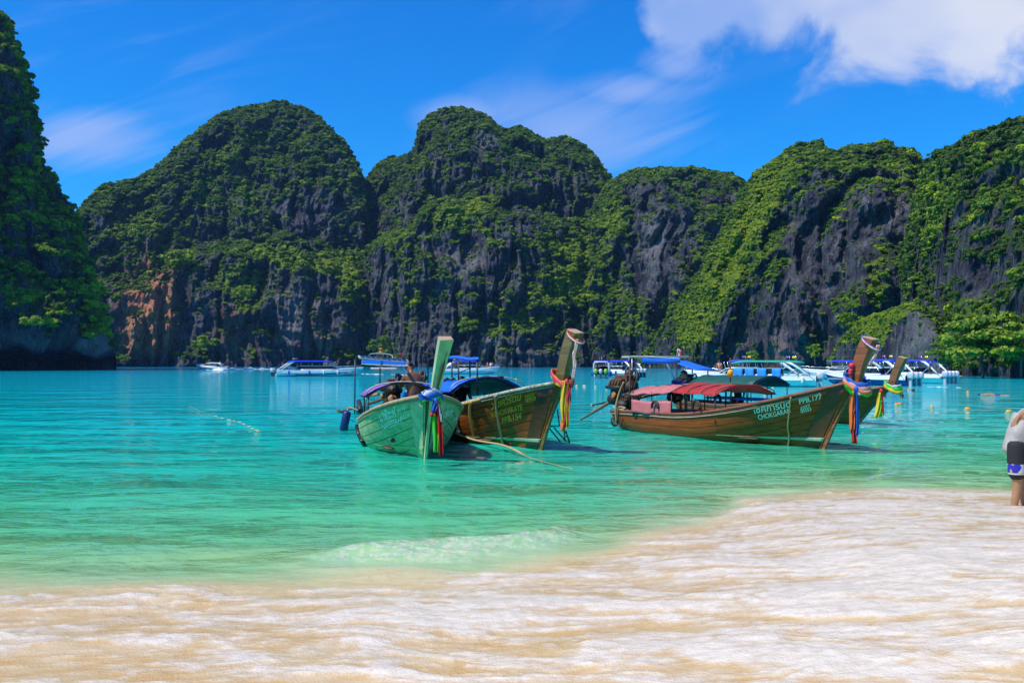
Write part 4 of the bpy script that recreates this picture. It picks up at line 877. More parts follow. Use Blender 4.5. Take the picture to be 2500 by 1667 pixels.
# boarding ladder on the far side
lp = b2.M @ Vector((-.2, .75, .55)); e = empty('boat_ladder', lp, label='black metal boarding ladder dipping into the water beside the brown bow', cat='ladder')
dd = lp.y
def lw(px, py, o=0.0): return at(px, py, dd + o) - lp
for a, b_ in (((1352, 1030), (1368, 1075)), ((1363, 1012), (1371, 1050))): pass
MB().tube([lw(1361, 1000), lw(1366, 1040), lw(1343, 1040)], .016).build('side_rail', BLACK, e)
MB().tube([lw(1370, 1000, .1), lw(1375, 1036), lw(1391, 1080)], .016).build('side_rail', BLACK, e)
MB().tube([lw(1376, 1040), lw(1380, 1077), lw(1391, 1080)], .014).build('lower_rail', BLACK, e)
MB().rod(lw(1341, 1045), lw(1368, 1078), .016).build('strut', BLACK, e); MB().rod(lw(1352, 1043), lw(1381, 1076), .016).build('strut', BLACK, e)
for y in (1056, 1066): MB().rod(lw(1378, y), lw(1385, y - 1), .012).build('rung', BLACK, e)

# ---- brown boat with red canopy
r = r3
X0, X1 = b3.at(1605, 950, 0).x, b3.at(1822, 940, 0).x
xm = lerp(X0, X1, .52)
b3.canopy('canopy_rear', T_PINK, X0, xm, 0.98, 1.14, 1.38, -.05, .06, .12); b3.canopy('canopy_front', T_RED, xm - .02, X1, 1.0, 1.15, 1.40, .05, .02, .05)
for k in range(4):
    x = lerp(xm + .1, X1 - .03, k / 3); MB().tube([(x, .97 * math.sin(a), 1.15 + .255 * math.cos(a) ** .8 + .02) for a in np.linspace(-1.5, 1.5, 13)], .014).build('canopy_hoop', RUST, r)
for x in np.linspace(X0 + .1, X1 - .1, 5):
    for y in (-.92, .92): MB().rod((x, y, .45), (x, y, 1.18), .017).build('canopy_pole', IRON, r)
rows = [[Vector((x, -.96 + .025 * math.sin(x * 9), z - .02 * math.sin(x * 3))) for z in np.linspace(.56, .93, 6)] for x in np.linspace(X0 + .12, lerp(X0, X1, .5), 16)]
MB().slab(rows, .012).build('side_curtain', mat('pink_curtain', (.62, .17, .18), .6, .15, 4, trans=.12, bump=.3, bscale=8), r)
rows = [[Vector((x, .5, z)) for z in np.linspace(.50, .72, 4)] for x in np.linspace(lerp(X0, X1, .5), X1 - .1, 12)]
MB().slab(rows, .03).build('seat_back', mat('dark_red_cloth', (.28, .02, .02), .7), r)
MB().box((lerp(X0, X1, .7), 0, .66), (1.7, .7, .06)).build('blue_mat', mat('blue_mat', (.01, .10, .45), .6), r)
def tyre(b, px, py, rad, y):
    p = b.at(px, py, y); MB().tube([p + Vector((rad * math.cos(a), 0, rad * math.sin(a))) for a in np.linspace(-.3, math.pi + .3, 14)], .04, 8).build('tyre_fender', RUBBER, b.root)
for px, py, rad, y in ((1599, 993, .145, -1.02), (1700, 994, .16, -1.04), (1752, 975, .12, .3)): tyre(b3, px, py, rad, y)
# stern frame, awning
for a, b_, y in (((1538, 1005), (1538, 872), -.6), ((1543, 925), (1543, 876), .5), ((1652, 980), (1652, 885), .5), ((1586, 920), (1587, 878), -.5)):
    MB().rod(b3.at(*a, y), b3.at(*b_, y), .028 if a[0] == 1538 else .018).build('frame_post', RUST if a[0] == 1538 else GALV, r)
for y in (-.65, .6): MB().tube(smooth_path([b3.at(1535, 880, y), b3.at(1537, 872, y), b3.at(1545, 870, y), b3.at(1600, 872, y), b3.at(1660, 875, y)], 4), .022).build('awning_frame', GALV, r)
MB().box(b3.at(1598, 871, 0), (1.7, 1.2, .05)).build('solar_panel', mat('panel_frame', (.5, .5, .48), .4), r)
for u0, u1, nm, m_ in ((0, .3, 'awning_cloth', T_BLUE), (.34, 1, 'awning_cloth', T_BLUE)):
    rows = [[b3.at(lerp(1557, 1660, v), lerp(873, 885, u) + 3 * math.sin(3 * v), lerp(-.68, -.62, u) - .05 * math.sin(u * 3)) for u in np.linspace(u0, u1, 4)] for v in np.linspace(.1, 1, 10)]
    MB().slab(rows, .015).build(nm, m_, r)
MB().rod(b3.at(1625, 884, -.5), b3.at(1648, 926, -.2), .026).build('blue_pole', mat('pale_blue_pole', (.12, .42, .72), .4), r)
e3 = engine(b3, -8.35, 1.16, 1.25); engine(b3, -8.0, .80, .8)
MB().ball((-8.6, -.22, .86), .2, sq=(1.4, 1, .9)).build('fuel_drum', IRON, r); MB().ball((-8.1, -.25, .70), .22, sq=(1.3, .9, .8)).build('sack', RUBBER, r)
sa, sb = Vector((-8.5, -.1, .95)), b3.at(1417, 1025, -.9)
MB().tube([sa, sa.lerp(sb, .5), sb], [.06, .055, .03]).build('drive_shaft', GREYW, r)
sa2, sb2 = Vector((-8.3, .2, .92)), b3.at(1446, 989, .3)
MB().tube([sa2, sb2], [.06, .022]).build('steering_shaft', BLACK, r); MB().box(sb2, (.10, .07, .10)).build('shaft_tip', HOSE, r)
MB().rod(b3.at(1520, 965, -.4), b3.at(1571, 947, -.3), .035).build('tiller', GREYW, r); MB().rod(b3.at(1545, 972, -.2), b3.at(1587, 956, 0), .03).build('tiller', BLACK, r); MB().rod(b3.at(1563, 971, .2), b3.at(1610, 960, .3), .045).build('oar', GREYW, r)
MB().tube(smooth_path([b3.at(1505, 1030, -.75), b3.at(1503, 995, -.75), b3.at(1512, 958, -.6), b3.at(1523, 932, -.5)], 5), .028).build('stern_bar', mat('bamboo', (.36, .24, .09), .6), r)
MB().tube(smooth_path([b3.at(x, y, -.7) for x, y in ((1506, 996), (1515, 993), (1527, 996), (1515, 999), (1505, 998), (1525, 1001))], 4), .022).build('coiled_rope', ROPE, r)
an = b3.at(1508, 1022, -.78)
ea = empty('boat_anchor', b3.M @ an, b3.root.rotation_euler.z, label='rusty hooked anchor hanging at the stern of the red canopied boat', cat='anchor')
MB().rod((0, 0, .35), (0, 0, -.18), .03).build('shank', RUST, ea)
for sx, sy in ((1, 0), (-1, 0), (0, -1)): MB().tube(smooth_path([(0, 0, -.18), (.14 * sx, .14 * sy, -.20), (.22 * sx, .22 * sy, -.06), (.20 * sx, .20 * sy, .06)], 4), .028).build('fluke', RUST, ea)
draped(b3, 'bow_rope', ROPE, ((1930, 961), (1931, 985), (1929, 1010), (1926, 1040), (1929, 1065), (1926, 1090)), .02, off=.05)
for sd in (-1, 1):
    ss = np.linspace(.0, .93, 30); Pp = b3.S(ss, np.full(30, .952), sd, .035); MB().tube([tuple(p) for p in Pp], .014, 6).build('rope_trim', mat('pale_rope', (.50, .38, .30), .8), r)
# float and pole standing on the canopy
fp = b3.M @ b3.at(1783, 922, -.1); e = empty('canopy_float', fp, label='yellow ball float threaded on a bamboo pole above the red canopy', cat='float')
MB().rod((0, 0, -.1), (0, 0, .52), .018).build('pole', RUST, e); MB().ball((0, 0, .12), .085, 12, 8, (1, 1, 1.25)).build('ball', mat('yellow_float', (.75, .38, .015), .45, .15), e)
# flag
fp = b3.M @ b3.at(1652, 880, .3); e = empty('flag', fp, label='small red and white flag on the frame above the red canopied boat', cat='flag')
MB().rod((0, 0, 0), (.03, 0, .36), .01).build('staff', GALV, e)
for k, cm in enumerate(((.6, .03, .03), (.75, .73, .72))):
    rows = [[Vector((.02 + .10 * u * (1.3 - v) + .03, .02 * math.sin(v * 5), .34 - .27 * v - .06 * u)) for u in ((0, .5) if k else (.5, 1))] for v in np.linspace(0, 1, 6)]
    MB().slab(rows, .006).build('stripe', mat('flag_%s' % ('white' if k else 'red'), cm, .7), e)

# ---- boat behind
r = r4
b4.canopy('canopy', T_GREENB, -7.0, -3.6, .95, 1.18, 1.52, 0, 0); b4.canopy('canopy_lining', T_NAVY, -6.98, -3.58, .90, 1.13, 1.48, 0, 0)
for x in (-3.7, -4.7, -5.8, -6.9):
    for y in (-.88, .88): MB().rod((x, y, .4), (x, y, 1.2), .018).build('canopy_pole', BLACK, r)
rows = [[b4.at(lerp(1640, 1690, v) + lerp(0, 58, u), lerp(886, 903, u) - 3 * (1 - v) * (1 - u) - 4 * math.sin(v * 3.1) * (1 - u), lerp(-.6, .5, v)) for v in np.linspace(0, 1, 6)] for u in np.linspace(0, 1, 8)]
MB().slab(rows, .03).build('stern_awning', T_BLUE, r)
for px, y, pb in ((1728, -.4, 985), (1652, -.5, 975), (1690, .5, 960)): MB().rod(b4.at(px, pb, y), b4.at(px, 903 if px == 1728 else 889, y), .028).build('awning_post', IRON, r)
MB().tube(smooth_path([b4.at(1663, 975, 0), b4.at(1663, 915, 0), b4.at(1667, 899, 0), b4.at(1674, 900, 0), b4.at(1668, 911, 0)], 4), .02).build('exhaust_stack', GALV, r)
engine(b4, -8.2, 1.0, 1.1)
MB().tube([Vector((-8.3, 0, .9)), b4.at(1570, 967, -.4)], [.06, .05]).build('drive_shaft', GREYW, r)
MB().box((-5.4, .1, .66), (2.6, .9, .08)).build('blue_mat', mat('blue_mat', (.01, .10, .45), .6), r)

# ------------------------------------------------------------------ bow garlands
SILK = lambda n, col: mat('silk_' + n, col, .5, .12, 9, trans=.2, bump=.2, bscale=16)
S_BLUE, S_RED, S_GREEN, S_YEL, S_ORG, S_WHITE, S_PINK, S_ROSE = SILK('blue', (.01, .11, .55)), SILK('red', (.62, .02, .02)), SILK('green', (.05, .60, .03)), SILK('yellow', (.80, .58, .02)), SILK('orange', (.82, .17, .03)), SILK('white', (.72, .74, .76)), SILK('pink', (.70, .33, .33)), SILK('rose', (.72, .04, .10))
def tail(e, o, dist, pts, w, m, folds=2.0, name='ribbon_tail'):
    """hanging strip of cloth through photo pixels, w metres wide"""
    P = smooth_path([at(px, py, dist) - o for px, py in pts], 5); n = len(P); rows = []
    for i, p in enumerate(P):
        k = i / (n - 1); wv = w * (.55 + .45 * min(k * 2.5, 1)); rows.append([p + Vector((wv * (u - .5), .030 * math.sin(u * 6.28 * folds + k * 2.2) + .02 * math.sin(3 * k), -.012 * math.sin(u * 9) * k)) for u in np.linspace(0, 1, 9)])
    MB().slab(rows, .008).build(name, m, e)
def garland(b, label, xz, rx, ry, bands, knot, tails, lean=.35):
    """silk bands wound round the neck of a bow post"""
    p0 = Vector((xz[0], 0, xz[1])); o = b.M @ p0
    e = empty('bow_garland', o, b.root.rotation_euler.z, label=label, cat='garland', group='silk garlands round the bow posts')
    for m, k, dz, tl, rr in bands:
        pts = [(rx * k * math.cos(a), ry * k * math.sin(a), dz + tl * math.cos(a) + .03 * math.sin(2 * a + dz * 9)) for a in np.linspace(0, 2 * math.pi, 26)]
        MB().tube(pts, [rr * (1.1 + .35 * math.sin(7 * t + dz * 20)) for t in np.linspace(0, 6, 26)], 9, r2=rr * .38, up=(0, 0, 1), caps=False).build('silk_band', m, e)
    e2 = e; Ri = Matrix.Rotation(-b.root.rotation_euler.z, 3, 'Z')
    kp = Ri @ (at(*knot[:2], o.y - knot[2]) - o); MB().ball(kp, knot[3], 9, 6, (1, .8, 1.2)).build('knot', knot[4], e)
    for m, pts, w_ in tails:
        n0 = len(D.objects); t_o = at(0, 0, 1) * 0
        P = smooth_path([Ri @ (at(px, py, o.y - knot[2] - .02) - o) for px, py in pts], 5); n = len(P); rows = []
        ux = Ri @ Vector((1, 0, 0)); uy = Ri @ Vector((0, 1, 0))
        for i, p in enumerate(P):
            k = i / (n - 1); wv = w_ * (.5 + .5 * min(k * 3, 1)) * (1 + .12 * math.sin(5 * k)); rows.append([p + ux * (wv * (u - .5)) + uy * (.035 * math.sin(u * 9 + k * 2.2) + .015 * math.sin(6 * k)) for u in np.linspace(0, 1, 9)])
        MB().slab(rows, .008).build('ribbon_tail', m, e)
    return e
garland(b1, 'blue and white sash with one red and one lime ribbon on the green bow', (.84, 1.28), .18, .19,
        [(S_BLUE, 1.15, -.02, .10, .045), (S_WHITE, 1.02, .05, .09, .045), (S_GREEN, 1.1, -.07, .10, .030), (S_ORG, 1.06, -.04, .07, .022), (S_WHITE, .92, .12, .02, .035), (S_BLUE, 1.0, .10, .07, .028)],
        (1064, 980, .55, .06, S_BLUE), [(S_BLUE, [(1064, 975), (1061, 992), (1058, 1006)], .10), (S_RED, [(1060, 998), (1057, 1008), (1055, 1016)], .10), (S_GREEN, [(1059, 1008), (1062, 1040), (1064, 1070), (1064, 1104)], .105), (S_RED, [(1067, 980), (1071, 1010), (1074, 1060), (1077, 1113)], .11), (S_WHITE, [(1071, 985), (1075, 1012), (1078, 1030)], .03), (S_BLUE, [(1062, 978), (1040, 972), (1024, 962)], .12), (S_BLUE, [(1062, 980), (1042, 976), (1026, 967)], .08)])
garland(b2, 'red, yellow and orange silk scarves knotted on the bow by the ladder', (1.06, 1.62), .30, .20,
        [(S_ORG, 1.05, .05, -.13, .05), (S_YEL, 1.05, -.02, -.12, .045), (S_ROSE, 1.08, .02, -.15, .05)],
        (1383, 932, .35, .06, S_ROSE), [(S_YEL, [(1380, 930), (1376, 960), (1374, 1000), (1377, 1030)], .10), (S_ROSE, [(1385, 932), (1386, 970), (1382, 1010), (1379, 1040)], .13), (S_YEL, [(1387, 935), (1385, 990), (1385, 1042)], .08), (S_ORG, [(1379, 1010), (1376, 1035), (1375, 1052)], .13), (S_ROSE, [(1388, 934), (1391, 950), (1388, 968)], .05)])
garland(b3, 'blue, orange and green silks wound on the tall reddish bow post', (1.14, 1.54), .29, .22,
        [(S_BLUE, 1.08, .06, -.10, .055), (S_PINK, 1.10, .0, -.12, .05), (S_WHITE, 1.12, -.04, -.13, .03), (S_GREEN, 1.12, -.10, -.13, .035), (S_ORG, 1.15, -.07, -.12, .035)],
        (2090, 950, .35, .06, S_BLUE), [(S_ORG, [(2083, 955), (2081, 990), (2080, 1030), (2079, 1050)], .10), (S_RED, [(2084, 1000), (2083, 1040), (2086, 1082)], .10), (S_BLUE, [(2091, 950), (2093, 990), (2092, 1040), (2090, 1064)], .07), (S_WHITE, [(2093, 952), (2097, 965)], .04), (S_GREEN, [(2064, 943), (2075, 955), (2080, 962)], .07)])
garland(b4, 'lime, yellow and red silks on the shorter bow post behind', (1.62, 1.22), .25, .21,
        [(S_GREEN, 1.1, .05, -.10, .05), (S_YEL, 1.12, -.03, -.10, .045), (S_ORG, 1.1, -.07, -.08, .035), (S_WHITE, 1.0, .10, -.05, .03)],
        (2151, 955, .35, .07, S_RED), [(S_YEL, [(2149, 958), (2146, 990), (2138, 1020)], .14), (S_GREEN, [(2151, 978), (2150, 1000), (2149, 1018)], .11), (S_RED, [(2153, 960), (2155, 990), (2154, 1015)], .05)])
def top_cord(b, label, mA, mB_, px, dist_off):
    (bx, bz), (tx, tz), wb, wt, th = b.post
    o = b.M @ Vector((tx, 0, tz - .12)); e = empty('post_cord', o, b.root.rotation_euler.z, label=label, cat='ribbon')
    pts = [(wt * .56 * math.cos(a), th * .72 * math.sin(a), -.15 * math.cos(a)) for a in np.linspace(0, 6.283, 24)]
    MB().tube(pts, .022, 6, caps=False).build('cord', mA, e); MB().tube([(x * 1.03, y * 1.03, z + .035) for x, y, z in pts], .012, 6, caps=False).build('cord', mB_, e)
    Ri = Matrix.Rotation(-b.root.rotation_euler.z, 3, 'Z')
    P = smooth_path([Ri @ (at(x, y, o.y - dist_off) - o) for x, y in px], 5); ux = Ri @ Vector((1, 0, 0)); uy = Ri @ Vector((0, 1, 0))
    MB().slab([[p + ux * (.07 * (u - .5)) + uy * .012 * math.sin(u * 9 + i) for u in np.linspace(0, 1, 5)] for i, p in enumerate(P)], .008).build('cord_tail', mA, e)
top_cord(b2, 'pink and white cord hanging from the top of the olive bow post', mat('pink_white_cord', (.66, .30, .30), .7, .1, 30, col2=(.66, .58, .56)), S_RED, [(1408, 828), (1406, 850), (1401, 866), (1403, 890), (1399, 925)], .2)
top_cord(b3, 'red white and blue cord round the top of the reddish bow post', mat('red_white_cord', (.60, .14, .12), .7, .1, 20, col2=(.70, .62, .60)), S_BLUE, [(2144, 842), (2140, 862), (2130, 880), (2124, 890)], .15)
# roses tied behind the post
fp = b3.M @ Vector((1.25, .15, 1.95)); e = empty('flower_posy', fp, label='bunch of pink artificial flowers tied behind the reddish bow post', cat='flowers')
for k, (px, py, s_) in enumerate(((2079, 893, .07), (2077, 905, .055), (2082, 899, .05), (2076, 911, .05))): MB().ball(at(px, py, fp.y) - fp, s_, 9, 6).build('flower', S_ROSE, e)
# ------------------------------------------------------------------ speedboats
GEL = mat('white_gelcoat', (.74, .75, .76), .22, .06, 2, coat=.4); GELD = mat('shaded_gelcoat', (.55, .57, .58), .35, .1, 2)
GLASS = mat('smoked_window', (.012, .013, .016), .08, .2, 3, coat=.5); CHROME = mat('chrome_tube', (.72, .73, .74), .2, .05, metal=.8)
C_BLUE = mat('royal_blue_canopy', (.008, .045, .62), .5, .15, 3); C_TEAL = mat('teal_canopy', (.010, .30, .22), .5, .15, 3); C_WHITE = mat('white_canopy', (.72, .72, .72), .5, .1, 3)
H_BLUE = mat('deep_blue_hull', (.010, .035, .26), .2, .1, 2, coat=.4); H_NAVYSTRIPE = mat('navy_stripe', (.015, .03, .30), .3); H_RED = mat('red_stripe', (.50, .06, .03), .35); H_YEL = mat('yellow_stripe', (.72, .42, .03), .35)
ENG_G = mat('grey_cowl', (.42, .42, .46), .2, .1, coat=.4); ENG_W = mat('white_cowl', (.50, .50, .56), .2, .1, coat=.4); ENG_L = mat('lime_cowl', (.30, .55, .03), .3); ENG_D = mat('dark_leg', (.06, .065, .07), .4)
FEND_B = mat('blue_fender', (.012, .06, .55), .35); FEND_W = mat('white_fender', (.75, .75, .74), .4); ORANGE = mat('orange_vest', (.80, .14, .02), .6)
def speedboat(label, px, py, hd, L, canopy=C_BLUE, hullm=GEL, stripe=None, engines=3, engm=ENG_G, fend=(), cab=(-.22, .20), can=(-.34, .20), arch=True, arch_m=GEL, flags=1, lift=0.0, zc=2.15, rim=False):
    o = on_level(px, py); th = R(hd); B = L * .235; B = min(B, 2.9)
    d = Vector((math.cos(th), math.sin(th), 0)); mid = o + d * (L * .5)
    e = empty('speedboat', mid, th, label=label, cat='boat', group='speedboats anchored in the bay')
    if lift: e.rotation_euler = (0, -lift, th)
    S = [-.5, -.42, -.3, -.15, 0, .15, .27, .37, .45, .5]; Bf = [.90, .95, .99, 1, 1, .97, .86, .62, .30, .03]
    zs = lambda s: .85 + .40 * max(0, (s + .1) / .6) ** 1.3; zk = lambda s: -.35 + (.55 * max(0, (s - .25) / .25) ** 1.6)
    ov = lambda s, k: s * L + k * max(0, (s - .2) / .3) ** 2 * L * .07
    def ring(s, b):
        hb = B / 2 * b; z0, z1 = zk(s), zs(s)
        return [Vector((ov(s, 0), 0, z0)), Vector((ov(s, .3), hb * .80, lerp(z0, z1, .36))), Vector((ov(s, .75), hb * .96, lerp(z0, z1, .70)))]
    for side in (1,):
        mb = MB(); rs = []
        for s, b in zip(S, Bf):
            a = ring(s, b); rs.append([Vector((p.x, -p.y, p.z)) for p in a[::-1]] + a[1:])
        mb.rings(rs, closed=False, caps=False, smooth=False)
        k = len(mb.v); n = 5; mb.f.append(list(range(n))); mb.sm.append(False)
        mb.build('hull', hullm, e)
    top = []
    for s, b in zip(S, Bf):
        hb = B / 2 * b; z0, z1 = zk(s), zs(s); zm = lerp(z0, z1, .70)
        half = [Vector((ov(s, .75), hb * .965, zm - .01)), Vector((ov(s, .8), hb * 1.03, zm + .03)), Vector((ov(s, 1), hb * 1.0, z1)), Vector((ov(s, 1), hb * .86, z1 + .05)), Vector((ov(s, 1), 0, z1 + .09))]
        top.append([Vector((p.x, -p.y, p.z)) for p in half] + half[:-1][::-1])
    MB().rings(top, closed=False, caps=False, smooth=False).build('topsides', GEL, e)
    def side_strip(name, m, s0, s1, f0, f1, off, sd):
        rows = []
        for s in np.linspace(s0, s1, 12):
            b = np.interp(s, S, Bf); a = ring(s, b); k = (s - s0) / (s1 - s0); r = []
            for f in (f0(k), f1(k)):
                p = a[1].lerp(a[2], (f - .36) / .34); r.append(Vector((p.x, sd * (p.y + off), p.z)))
            rows.append(r)
        MB().slab(rows if sd > 0 else [q[::-1] for q in rows], .012).build(name, m, e)
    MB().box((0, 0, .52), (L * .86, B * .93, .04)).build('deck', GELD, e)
    for sd in (1, -1):
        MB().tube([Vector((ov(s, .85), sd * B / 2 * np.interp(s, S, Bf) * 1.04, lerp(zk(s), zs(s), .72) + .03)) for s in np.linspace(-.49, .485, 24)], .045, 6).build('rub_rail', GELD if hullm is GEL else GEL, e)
        if stripe: side_strip('stripe', stripe, -.40, .49, lambda k: .37 + .16 * k, lambda k: .37 + .13 * min(1, k * 3) + .14 * k, .012, sd)
    # coaming, windows, screen
    c0, c1 = cab[0] * L, cab[1] * L; zb = .88; zt = 1.38
    for sd in (1, -1):
        rows = [[Vector((x, sd * B * (.46 if x < c1 * .8 else .43), zb)), Vector((x - (.0 if x < c1 else 0), sd * B * .44, zb + .16))] for x in np.linspace(c0, c1, 8)]
        MB().slab(rows, .05).build('coaming', GEL, e)
        n = 4; xs = np.linspace(c0 + .05, c1 - .1, n + 1)
        for i in range(n):
            rows = [[Vector((x, sd * B * .445, zb + .15)), Vector((lerp(x, c0, .06), sd * B * .42, zt + .12))] for x in np.linspace(xs[i] + .02, xs[i + 1] - .02, 3)]
            MB().slab(rows, .03).build('window', GLASS, e)
        MB().tube([Vector((c0 - .1, sd * B * .42, zt + .14)), Vector((c1 - .25, sd * B * .42, zt + .14)), Vector((c1 + .55, sd * B * .36, zb + .16))], .03).build('window_rail', GEL, e)
    rows = [[Vector((c1 + .55, y * B * .36, zb + .14)), Vector((c1 - .2, y * B * .41, zt + .14))] for y in np.linspace(-1, 1, 6)]
    MB().slab(rows, .03).build('windscreen', GLASS, e)
    # canopy
    k0, k1 = can[0] * L, can[1] * L; rows = []
    for i, x in enumerate(np.linspace(k0, k1, 12)):
        u = i / 11; dz = -.10 * max(0, 1 - u * 7) - .16 * max(0, (u - .86) / .14); rows.append([Vector((x, y * B * .46 * (1 - .10 * (u > .9) * (u - .9) / .1), zc + .10 * (1 - y * y) + dz)) for y in np.linspace(-1, 1, 7)])
    MB().slab(rows, .09).build('canopy', canopy, e)
    for x in np.linspace(c0, c1 - .2, 4):
        for sd in (1, -1): MB().rod((x, sd * B * .42, zt + .1), (x + .15, sd * B * .43, zc), .022).build('canopy_post', CHROME, e)
    if arch:
        for sd in (1, -1):
            rows = [[Vector((lerp(-.31, -.49, u) * L + .55 * (1 - u), sd * B * (.44 + .03 * u), lerp(zc + .02, .62, u ** 1.15))), Vector((lerp(-.31, -.49, u) * L - .02, sd * B * (.44 + .03 * u), lerp(zc + .02, .62, u ** 1.15) - .05))] for u in np.linspace(0, 1, 8)]
            MB().slab(rows, .09).build('swept_arch', arch_m, e)
            MB().rod((-.27 * L, sd * B * .43, .95), (-.38 * L, sd * B * .44, zc - .35), .03).build('arch_brace', CHROME, e)
    for i in range(engines):
        y = (i - (engines - 1) / 2) * .62; x = -.5 * L - .30
        cw = MB(); rs = []
        for z, sx, sy in ((.60, .24, .17), (.75, .31, .205), (1.0, .32, .21), (1.14, .28, .18), (1.21, .18, .11)): rs.append([Vector((x + sx * math.copysign(abs(math.cos(a)) ** .7, math.cos(a)), y + sy * math.copysign(abs(math.sin(a)) ** .7, math.sin(a)), z)) for a in np.linspace(0, 6.283, 13)[:-1]])
        eng = cw.rings(rs).build('outboard', engm if not isinstance(engm, (list, tuple)) else engm[i], e)
        MB().box((x + .02, y, .25), (.26, .16, .75)).build('engine_leg', ENG_D if engm is not ENG_W else ENG_G, eng); MB().box((x + .30, y, .55), (.3, .2, .2)).build('engine_bracket', ENG_D, eng)
    for s, sd, m in fend:
        b = np.interp(s, S, Bf) * B / 2 * 1.06; MB().lathe((s * L, sd * (b + .10), .28), (0, 0, 1), [(0, .03), (.03, .10), (.08, .13), (.5, .13), (.56, .09), (.60, .02)], 9).build('fender', m, e)
    for sd in (1, -1):
        P = [Vector((ov(s, 1), sd * B / 2 * np.interp(s, S, Bf) * .86, zs(s) + (.34 if s > .24 else .05))) for s in (.2, .25, .32, .40, .46, .49)]
        MB().tube(smooth_path(P, 3), .018, 6).build('bow_rail', CHROME, e)
    fc = [mat('flag_yellow', (.80, .55, .01), .6), mat('flag_tricolour', (.35, .04, .12), .6, .1, 8, col2=(.05, .06, .35))]
    for i in range(flags):
        x = can[0] * L + .6 + .5 * i; mb = MB().rod((x, .3 * i, zc + .05), (x, .3 * i, zc + .50), .014).build('flag_staff', CHROME, e)
        MB().slab([[Vector((x + .30 * u, .3 * i + .03 * math.sin(6 * u), zc + .48 - .22 * v)) for v in (0, .5, 1)] for u in np.linspace(0, 1, 5)], .01).build('flag', fc[i % 2], mb)
    if rim: MB().tube([(-.49 * L, y * B * .44, z) for y, z in ((-1, .5), (-1, 1.7), (-.85, zc - .05), (.85, zc - .05), (1, 1.7), (1, .5))], .06).build('stern_hoop', GEL, e)
    return e, dict(L=L, B=B, S=S, Bf=Bf, ring=ring, ov=ov, zk=zk, zs=zs)
def side_text(e, g, body, sd, s0, s1, f, h, m):
    """letters on the flank of a speedboat"""
    V, T, wd = text_tris(body); P = []
    for u, v in V:
        s = lerp(s0, s1, u / wd); b = np.interp(s, g['S'], g['Bf']); a = g['ring'](s, b); zlen = a[2].z - a[1].z
        p = a[1].lerp(a[2], (f - .36) / .34 + v / .7 * h / zlen); P.append((p.x, sd * (p.y + .02), p.z))
    MB().add(P, T).build('lettering', m, e)
INK = mat('dark_ink', (.02, .035, .035), .6)
sb1, g1 = speedboat('distant white speedboat running fast and trailing a long wake', 551, 902.3, 172, 8.4, canopy=C_WHITE, stripe=H_NAVYSTRIPE, engines=2, lift=R(3.0), zc=1.9, can=(-.36, .16))
sb2, g2 = speedboat('white speedboat with royal blue canopy, blue stripe and three grey outboards', 671, 919, 24, 12.2, stripe=H_NAVYSTRIPE, fend=((-.36, -1, FEND_B), (-.12, -1, FEND_B), (.05, -1, FEND_W), (.22, -1, FEND_W)), flags=2)
side_text(sb2, g2, 'Barracudas Tours', -1, -.28, -.02, .47, .20, INK)
sb3, g3 = speedboat('white speedboat with passengers at the bow, passing behind the brown bow posts', 1078, 913, 12, 9.6, fend=(), flags=1, stripe=None)
sb4, g4 = speedboat('white speedboat seen from its stern with two lime green outboards', 1467, 924, 82, 9.0, engines=3, engm=[ENG_L, ENG_W, ENG_L], fend=((-.46, 1, FEND_B), (-.46, -1, FEND_B), (-.3, -1, FEND_B)), flags=2, rim=True)
sb5, g5 = speedboat('white speedboat with a red stripe anchored just right of the lime engined one', 1562, 921, 124, 9.0, stripe=H_RED, engines=3, engm=ENG_G, fend=((.1, 1, FEND_B), (.2, 1, FEND_B), (.30, 1, FEND_B), (-.1, 1, FEND_B)), flags=1)
sb6, g6 = speedboat('large white speedboat with a teal canopy and blue towels along its side', 1994, 944, 160, 10.4, canopy=C_TEAL, engines=2, engm=ENG_W, fend=((.40, 1, FEND_W), (.22, 1, FEND_W), (-.02, 1, FEND_W), (-.40, 1, FEND_W)), flags=2, can=(-.40, .16), cab=(-.24, .22), zc=2.05)
side_text(sb6, g6, 'V.Marine Tour', 1, .02, -.16, .43, .14, INK); side_text(sb6, g6, '9', 1, -.36, -.375, .95, .30, INK)
side_text(sb6, g6, 'www.vmarinetour.com', 1, .10, -.24, .735, .09, INK)
sb7, g7 = speedboat('white speedboat with royal blue canopy and orange vests, just beyond the teal one', 1960, 936, 161, 10.6, engines=2, flags=2, cab=(-.1, .14), can=(-.1, .16))
MB().box((.30 * 10.6, 0, 1.30), (1.0, .8, .10)).build('life_vests', ORANGE, sb7)
sb8, g8 = speedboat('long white speedboat pointing left, half hidden behind the tall reddish bow post', 2172, 926, 163, 9.6, engines=2, fend=((.30, 1, FEND_W), (.18, 1, FEND_W), (.05, 1, FEND_W)), flags=0, can=(-.1, .22))
sb9, g9 = speedboat('deep blue hulled speedboat with three pale outboards by the second bow post', 2228, 942, 121, 9.0, hullm=H_BLUE, engines=3, engm=ENG_W, fend=((-.42, 1, FEND_B), (-.38, 1, FEND_B), (-.05, 1, FEND_B), (.12, 1, FEND_B)), flags=2)
sb10, g10 = speedboat('white speedboat with four outboards anchored nearest the wooded shore', 2314, 936, 125, 9.2, engines=4, engm=ENG_W, flags=2)
